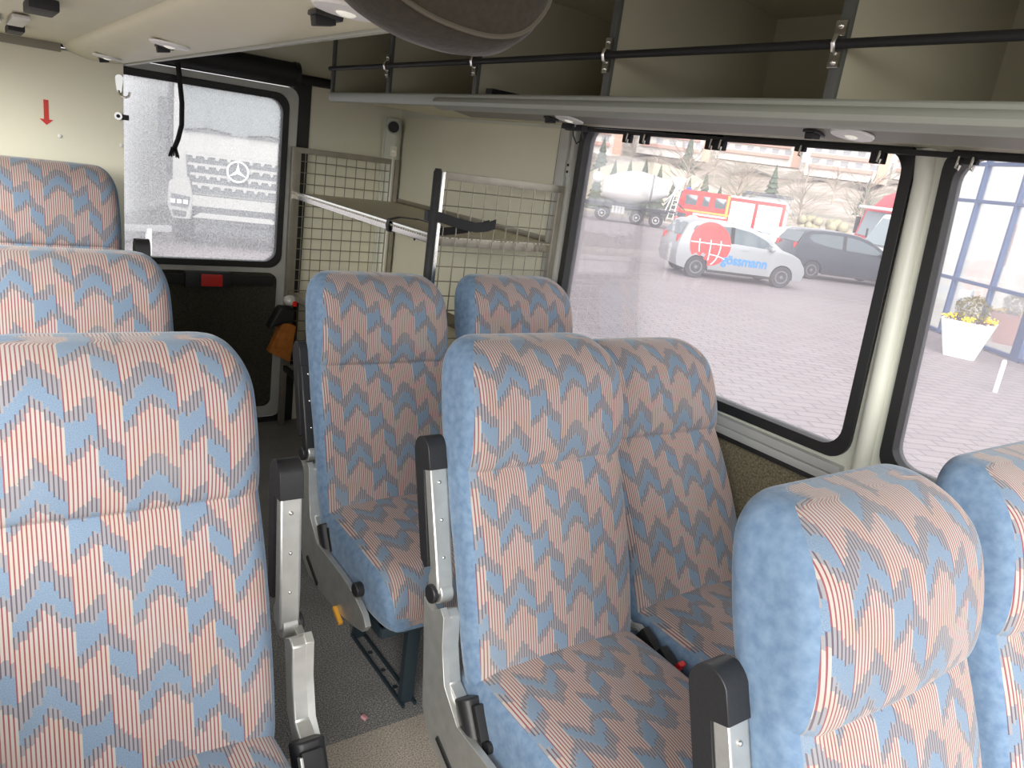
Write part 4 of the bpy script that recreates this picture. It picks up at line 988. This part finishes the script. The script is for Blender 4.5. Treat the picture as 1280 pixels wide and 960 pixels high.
# display figure and coloured stand behind the glass
m = MB(); m.prism([(.28, .8, z_(.55)), (.72, .8, z_(.75)), (.66, .8, z_(.92)), (.30, .8, z_(.70))], (0, .2, 0)); m.prism([(.36, .8, z_(1.2)), (.44, .8, z_(1.2)), (.50, .8, z_(1.65)), (.42, .8, z_(1.65))], (0, .1, 0))
dsp = m.build('display_panel', mat('display_red', (.65, .12, .12), .6)); dsp.parent = None
dsp.location = (fp.x, fp.y, GZ); dsp.rotation_euler.z = fa; tag(dsp, 'red and white display shapes behind the showroom glass', 'display')
def planter(loc, mt, sc_, label, rz, yel=5, bush=1):
    e = empty('planter', loc, rz, label, 'planter')
    b, t, h = .27 * sc_, .46 * sc_, .70 * sc_
    def ring(w, z): return [(x, y, z) for x, y in rrect([(-w, -w), (w, -w), (w, w), (-w, w)], w * .18, 2)]
    MB().rings([ring(b, 0), ring(b * 1.02, .02), ring(t, h), ring(t * .93, h), ring(t * .9, h - .08)]).build('pot', mt, e)
    random.seed(3); m = MB(); bm = m.bm
    for k in range(900):
        u = random.uniform(-1, 1); a = random.uniform(0, 2 * PI); rr = .30 * sc_ * (.75 + .3 * random.random()); s_ = math.sqrt(1 - u * u)
        p = Vector((rr * s_ * math.cos(a), rr * s_ * math.sin(a), h + .22 * sc_ + rr * .85 * u)); q = .035
        bm.faces.new([bm.verts.new(p + Vector((random.uniform(-q, q), random.uniform(-q, q), random.uniform(-q, q)))) for _ in range(3)])
    m.build('shrub', mat('box_shrub_green', (.15, .17, .06), .8, 0, .5, 20, col2=(.24, .17, .07)), e, auto=False)
    ym = mat('yellow_petals', (.90, .68, .02), .6)
    for k in range(yel):
        a = 2 * PI * k / yel + .62; c = Vector((.37 * sc_ * math.cos(a), .37 * sc_ * math.sin(a), h + .03)); m = MB()
        for j in range(40): m.sphere(c + Vector((random.gauss(0, .05), random.gauss(0, .05), random.gauss(.02, .025))), .018, u=5, v=4)
        m.build('flowers', ym, e)
    m = MB()
    for k in range(160):
        a = random.uniform(0, 2 * PI); rr = random.uniform(.2, .42) * sc_; p = Vector((rr * math.cos(a), rr * math.sin(a), h)); q = .05
        m.bm.faces.new([m.bm.verts.new(p + Vector((random.uniform(-q, q), random.uniform(-q, q), random.uniform(-q * .5, q)))) for _ in range(3)])
    m.build('soil_plants', mat('dark_heather', (.10, .05, .06), .9), e, auto=False)
planter((15.55, 6.70, GZ), M['white'], 1.0, 'white tapered planter with round shrub and yellow flowers outside the showroom', .35)
planter((18.77, 7.22, GZ + .04), mat('terracotta', (.55, .18, .14), .6), .95, 'terracotta planter with yellow flowers behind the showroom glass', .3, yel=4)
e = empty('litter_bin_post', (16.55, 7.35, GZ), .2, 'grey round-topped ash bin standing behind the white planter', 'bin')
MB().box((0, 0, .45), (.26, .2, .9), bev=.03).build('body', mat('bin_grey', (.35, .37, .42), .5), e)
MB().cyl((0, -.11, 1.02), (0, .1, 1.02), .17, 24).build('hood', mat('bin_hood', (.45, .47, .52), .4), e)
e = empty('bollard', (12.98, 4.93, GZ), 0, 'small white bollard on the paving in front of the showroom', 'bollard')
MB().tube([(0, 0, 0), (0, 0, .50), (0, 0, .52)], [.035, .035, .02], 14).build('post', M['white'], e)
MB().cyl((0, 0, .40), (0, 0, .43), .037, 14).build('band', M['rimw'], e)

# ---- hillside, trees, houses
random.seed(11)
hm, nt, out = nt_new('hazy_hillside'); g = NG(nt)  # haze over the hill is mixed into its pale tones
tc = nt.nodes.new('ShaderNodeTexCoord'); n1 = nt.nodes.new('ShaderNodeTexNoise'); n1.inputs['Scale'].default_value = .12; n1.inputs['Detail'].default_value = 9; n1.inputs['Roughness'].default_value = .7
nt.links.new(tc.outputs['Object'], n1.inputs['Vector']); rp = nt.nodes.new('ShaderNodeValToRGB')
for e_, (p, c) in zip([rp.color_ramp.elements[0], rp.color_ramp.elements[1], rp.color_ramp.elements.new(.5)], [(.35, (.20, .22, .17)), (.68, (.50, .44, .33)), (.5, (.36, .30, .24))]): e_.position = p; e_.color = (*c, 1)
nt.links.new(n1.outputs[0], rp.inputs[0]); b = nt.nodes.new('ShaderNodeBsdfPrincipled'); b.inputs['Roughness'].default_value = 1
nt.links.new(rp.outputs[0], b.inputs['Base Color']); nt.links.new(b.outputs[0], out.inputs[0])
m = MB(); bm = m.bm; A0, A1, na, nr = -.25, 1.25, 60, 24; V = []
for j in range(nr + 1):
    r = 74 + (420 - 74) * (j / nr) ** 1.5; row = []
    for i in range(na + 1):
        a = A0 + (A1 - A0) * i / na; h = -2.2 + 52 * .82 * max(0, (r - 95) / 325) ** 1.05 * (.75 + .25 * math.sin(a * 7)) + random.uniform(-1, 1) * .010 * (r - 74)
        row.append(bm.verts.new((r * math.cos(a), r * math.sin(a), h)))
    V.append(row)
for j in range(nr):
    for i in range(na): bm.faces.new((V[j][i], V[j + 1][i], V[j + 1][i + 1], V[j][i + 1]))
st(m.build('hillside', hm, auto=False))
def pol(px_a, r, z=0): return (r * math.cos(px_a), r * math.sin(px_a), z)
M['conif'] = mat('hazed_conifer_green', (.14, .18, .13), .9, 0, .3, 3); M['twig'] = mat('bare_twigs', (.40, .34, .28), .9); M['hedge'] = mat('pale_hedge', (.45, .42, .28), .9, 0, .4, 2)  # distance haze is put into the paler tree colours
def conifer(loc, h, label, grp):
    e = empty('conifer_tree', loc, random.uniform(0, 6), label, 'tree', grp)
    MB().cyl((0, 0, 0), (0, 0, h * .3), .16, 8).build('trunk', M['twig'], e)
    m = MB()
    for k in range(7):
        z0 = h * (.12 + .12 * k); R = h * .26 * (1 - k / 7.6); n = 11
        top = m.bm.verts.new((0, 0, z0 + h * .24)); rg = [m.bm.verts.new((R * (1 if q % 2 else .62) * math.cos(PI * q / n), R * (1 if q % 2 else .62) * math.sin(PI * q / n), z0 + random.uniform(-.1, .1))) for q in range(2 * n)]
        for q in range(2 * n): m.bm.faces.new((top, rg[q], rg[(q + 1) % (2 * n)]))
    m.build('crown', M['conif'], e, auto=False)
def bare(loc, h, label, grp):
    e = empty('bare_tree', loc, random.uniform(0, 6), label, 'tree', grp)
    MB().tube([(0, 0, 0), (.05 * h, 0, h * .4), (.02 * h, .03 * h, h * .75)], [.022 * h, .015 * h, .006 * h], 6).build('trunk', M['twig'], e)
    m = MB()
    for k in range(46):
        z0 = h * random.uniform(.25, .72); a = random.uniform(0, 2 * PI); l = h * random.uniform(.15, .34); up = random.uniform(.4, 1.1)
        p0 = Vector((.03 * h, .01 * h, z0)); p1 = p0 + Vector((math.cos(a), math.sin(a), up)) * l * .6
        m.tube([p0, p1], [.005 * h, .003 * h], 3, cap=False)
        for q in range(3):
            b2 = a + random.uniform(-.8, .8); m.tube([p1, p1 + Vector((math.cos(b2), math.sin(b2), random.uniform(.2, 1.2))) * l * .5], [.003 * h, .0015 * h], 3, cap=False)
    m.build('branches', M['twig'], e, auto=False)
an = lambda x, y: math.atan2(y, x)
for k in range(9):
    a = an(27.5, 32) - .014 * k * 1.35
    conifer(pol(a, 88 + 3 * (k % 3), -2.6), random.uniform(4.4, 6.4), 'dark green conifer in the hedge row behind the mixer truck', 'conifers behind the mixer truck')
for k in range(7):
    a = .76 - .05 * k + random.uniform(-.01, .01)
    bare(pol(a - .02 * k, 82 + 8 * (k % 2), -2.6), random.uniform(7, 10), 'bare brown tree at the foot of the hillside', 'bare trees below the hillside')
for k in range(14):
    a = .86 - .035 * k; r = (130, 165, 148)[k % 3]
    (conifer if k % 3 == 0 else bare)(pol(a, r, -2 + 42 * ((r - 95) / 325) ** 1.05 * .8 - 1), random.uniform(6, 9), ('dark conifer' if k % 3 == 0 else 'bare tree') + ' standing among the blocks on the hillside', 'conifers on the hill' if k % 3 == 0 else 'bare trees on the hill')
m = MB(); m.sphere((0, 0, 0), 1, (10.5, 5, 6.2), 32, 16); o = m.build('earth_mound', mat('pale_sand', (.58, .53, .42), 1, 0, .15, .6), auto=False)
o.location = pol(.795, 104, -2.2); o.rotation_euler.z = .79 + PI / 2; tag(o, 'pale yellow sand mound behind the mixer truck', 'mound')
e = empty('storage_hall', pol(.655, 96, -2.6), .655 - PI / 2 + .1, 'low grey hall right of the fire engine in the distance', 'building')
MB().box((0, 0, 2.2), (5, 6, 4.4)).build('walls', mat('hall_grey', (.38, .41, .43), .8), e); MB().box((0, 0, 4.5), (5.4, 6.4, .3)).build('roof', M['card'], e)
for k in range(6):
    a = .60 - .034 * k; m = MB()
    for j in range(16): m.sphere((random.uniform(-.75, .75), random.uniform(-.5, .5), random.uniform(.4, 2.2)), random.uniform(.3, .5), u=8, v=6)
    o = m.build('hedge_bush', M['hedge'], auto=False); o.location = pol(a, 68, gz(68)); o.rotation_euler.z = a + PI / 2
    tag(o, 'pale yellowish bush in the hedge beyond the parked cars', 'bush', 'bushes beyond the parked cars')
M['apw'] = mat('apartment_white', (.72, .70, .68), .8); M['apr'] = mat('apartment_red', (.55, .33, .28), .8); M['apg'] = mat('apartment_glass', (.35, .37, .40), .4)
M['apo'] = mat('apartment_orange', (.66, .42, .32), .8)
names = ['leftmost', 'second from the left', 'third from the left', 'fourth from the left', 'fifth from the left', 'rightmost']
for i, (a, r, w, fl) in enumerate([(.872, 205, 14, 3), (.775, 225, 20, 4), (.675, 245, 24, 4), (.575, 225, 20, 4), (.485, 250, 20, 3), (.41, 210, 15, 4)]):
    z = -2.2 + 42 * ((r - 95) / 325) ** 1.05 * .85 - 2.5
    e = empty('apartment_block', pol(a, r, z), a - PI / 2 + random.uniform(-.15, .15), 'pale apartment block with red balconies on the hill, ' + names[i], 'building')
    h = fl * 2.9 + 2
    MB().box((0, 5, h / 2), (w, 10, h)).build('walls', M['apw'], e); MB().box((w / 2 - 1, -.3, h / 2 + .3), (2.2, .6, h + .6)).build('stair_tower', M['apo'], e)
    MB().box((0, 5, h + .15), (w + .6, 10.6, .3)).build('roof', M['card'] if i % 2 else M['apr'], e)
    for f_ in range(fl):
        zz = 2.4 + f_ * 2.9
        MB().box((-1, -.55, zz + .1), (w - 4, 1.1, .9)).build('balcony_band', M['apr'], e)
        for q in range(int(w / 4)): MB().box((-w / 2 + 2.4 + q * 3.6, -.03, zz + 1.45), (1.9, .1, 1.3)).build('window', M['apg'], e)

# ------------------------------------------------------------------ light
w = bpy.data.worlds.new('sky'); sc.world = w; w.use_nodes = True; nt = w.node_tree; nt.nodes.clear()
out = nt.nodes.new('ShaderNodeOutputWorld'); bg = nt.nodes.new('ShaderNodeBackground')
tc = nt.nodes.new('ShaderNodeTexCoord'); sp = nt.nodes.new('ShaderNodeSeparateXYZ'); rp = nt.nodes.new('ShaderNodeValToRGB')
nt.links.new(tc.outputs['Generated'], sp.inputs[0]); nt.links.new(sp.outputs[2], rp.inputs[0])
rp.color_ramp.elements[0].position = 0; rp.color_ramp.elements[0].color = (.90, .93, .97, 1)
rp.color_ramp.elements[1].position = .6; rp.color_ramp.elements[1].color = (1, 1, 1, 1)
nt.links.new(rp.outputs[0], bg.inputs[0]); bg.inputs[1].default_value = 1.05; nt.links.new(bg.outputs[0], out.inputs[0])
sun = bpy.data.lights.new('sun', 'SUN'); sun.energy = 3.7; sun.angle = math.radians(50); sun.color = (1, .97, .92)
so = bpy.data.objects.new('sun', sun); COL.objects.link(so); so.rotation_euler = Vector((-.58, -.72, .42)).to_track_quat('Z', 'Y').to_euler(); so.location = (0, 0, 8)
sc.view_settings.view_transform = 'Standard'; sc.view_settings.look = 'None'; sc.view_settings.gamma = 1; sc.view_settings.use_curve_mapping = False
sc.view_settings.exposure = .66
sc.cycles.max_bounces = 10; sc.cycles.diffuse_bounces = 6; sc.cycles.transparent_max_bounces = 16; sc.cycles.use_denoising = True
sc.cycles.sample_clamp_indirect = 6
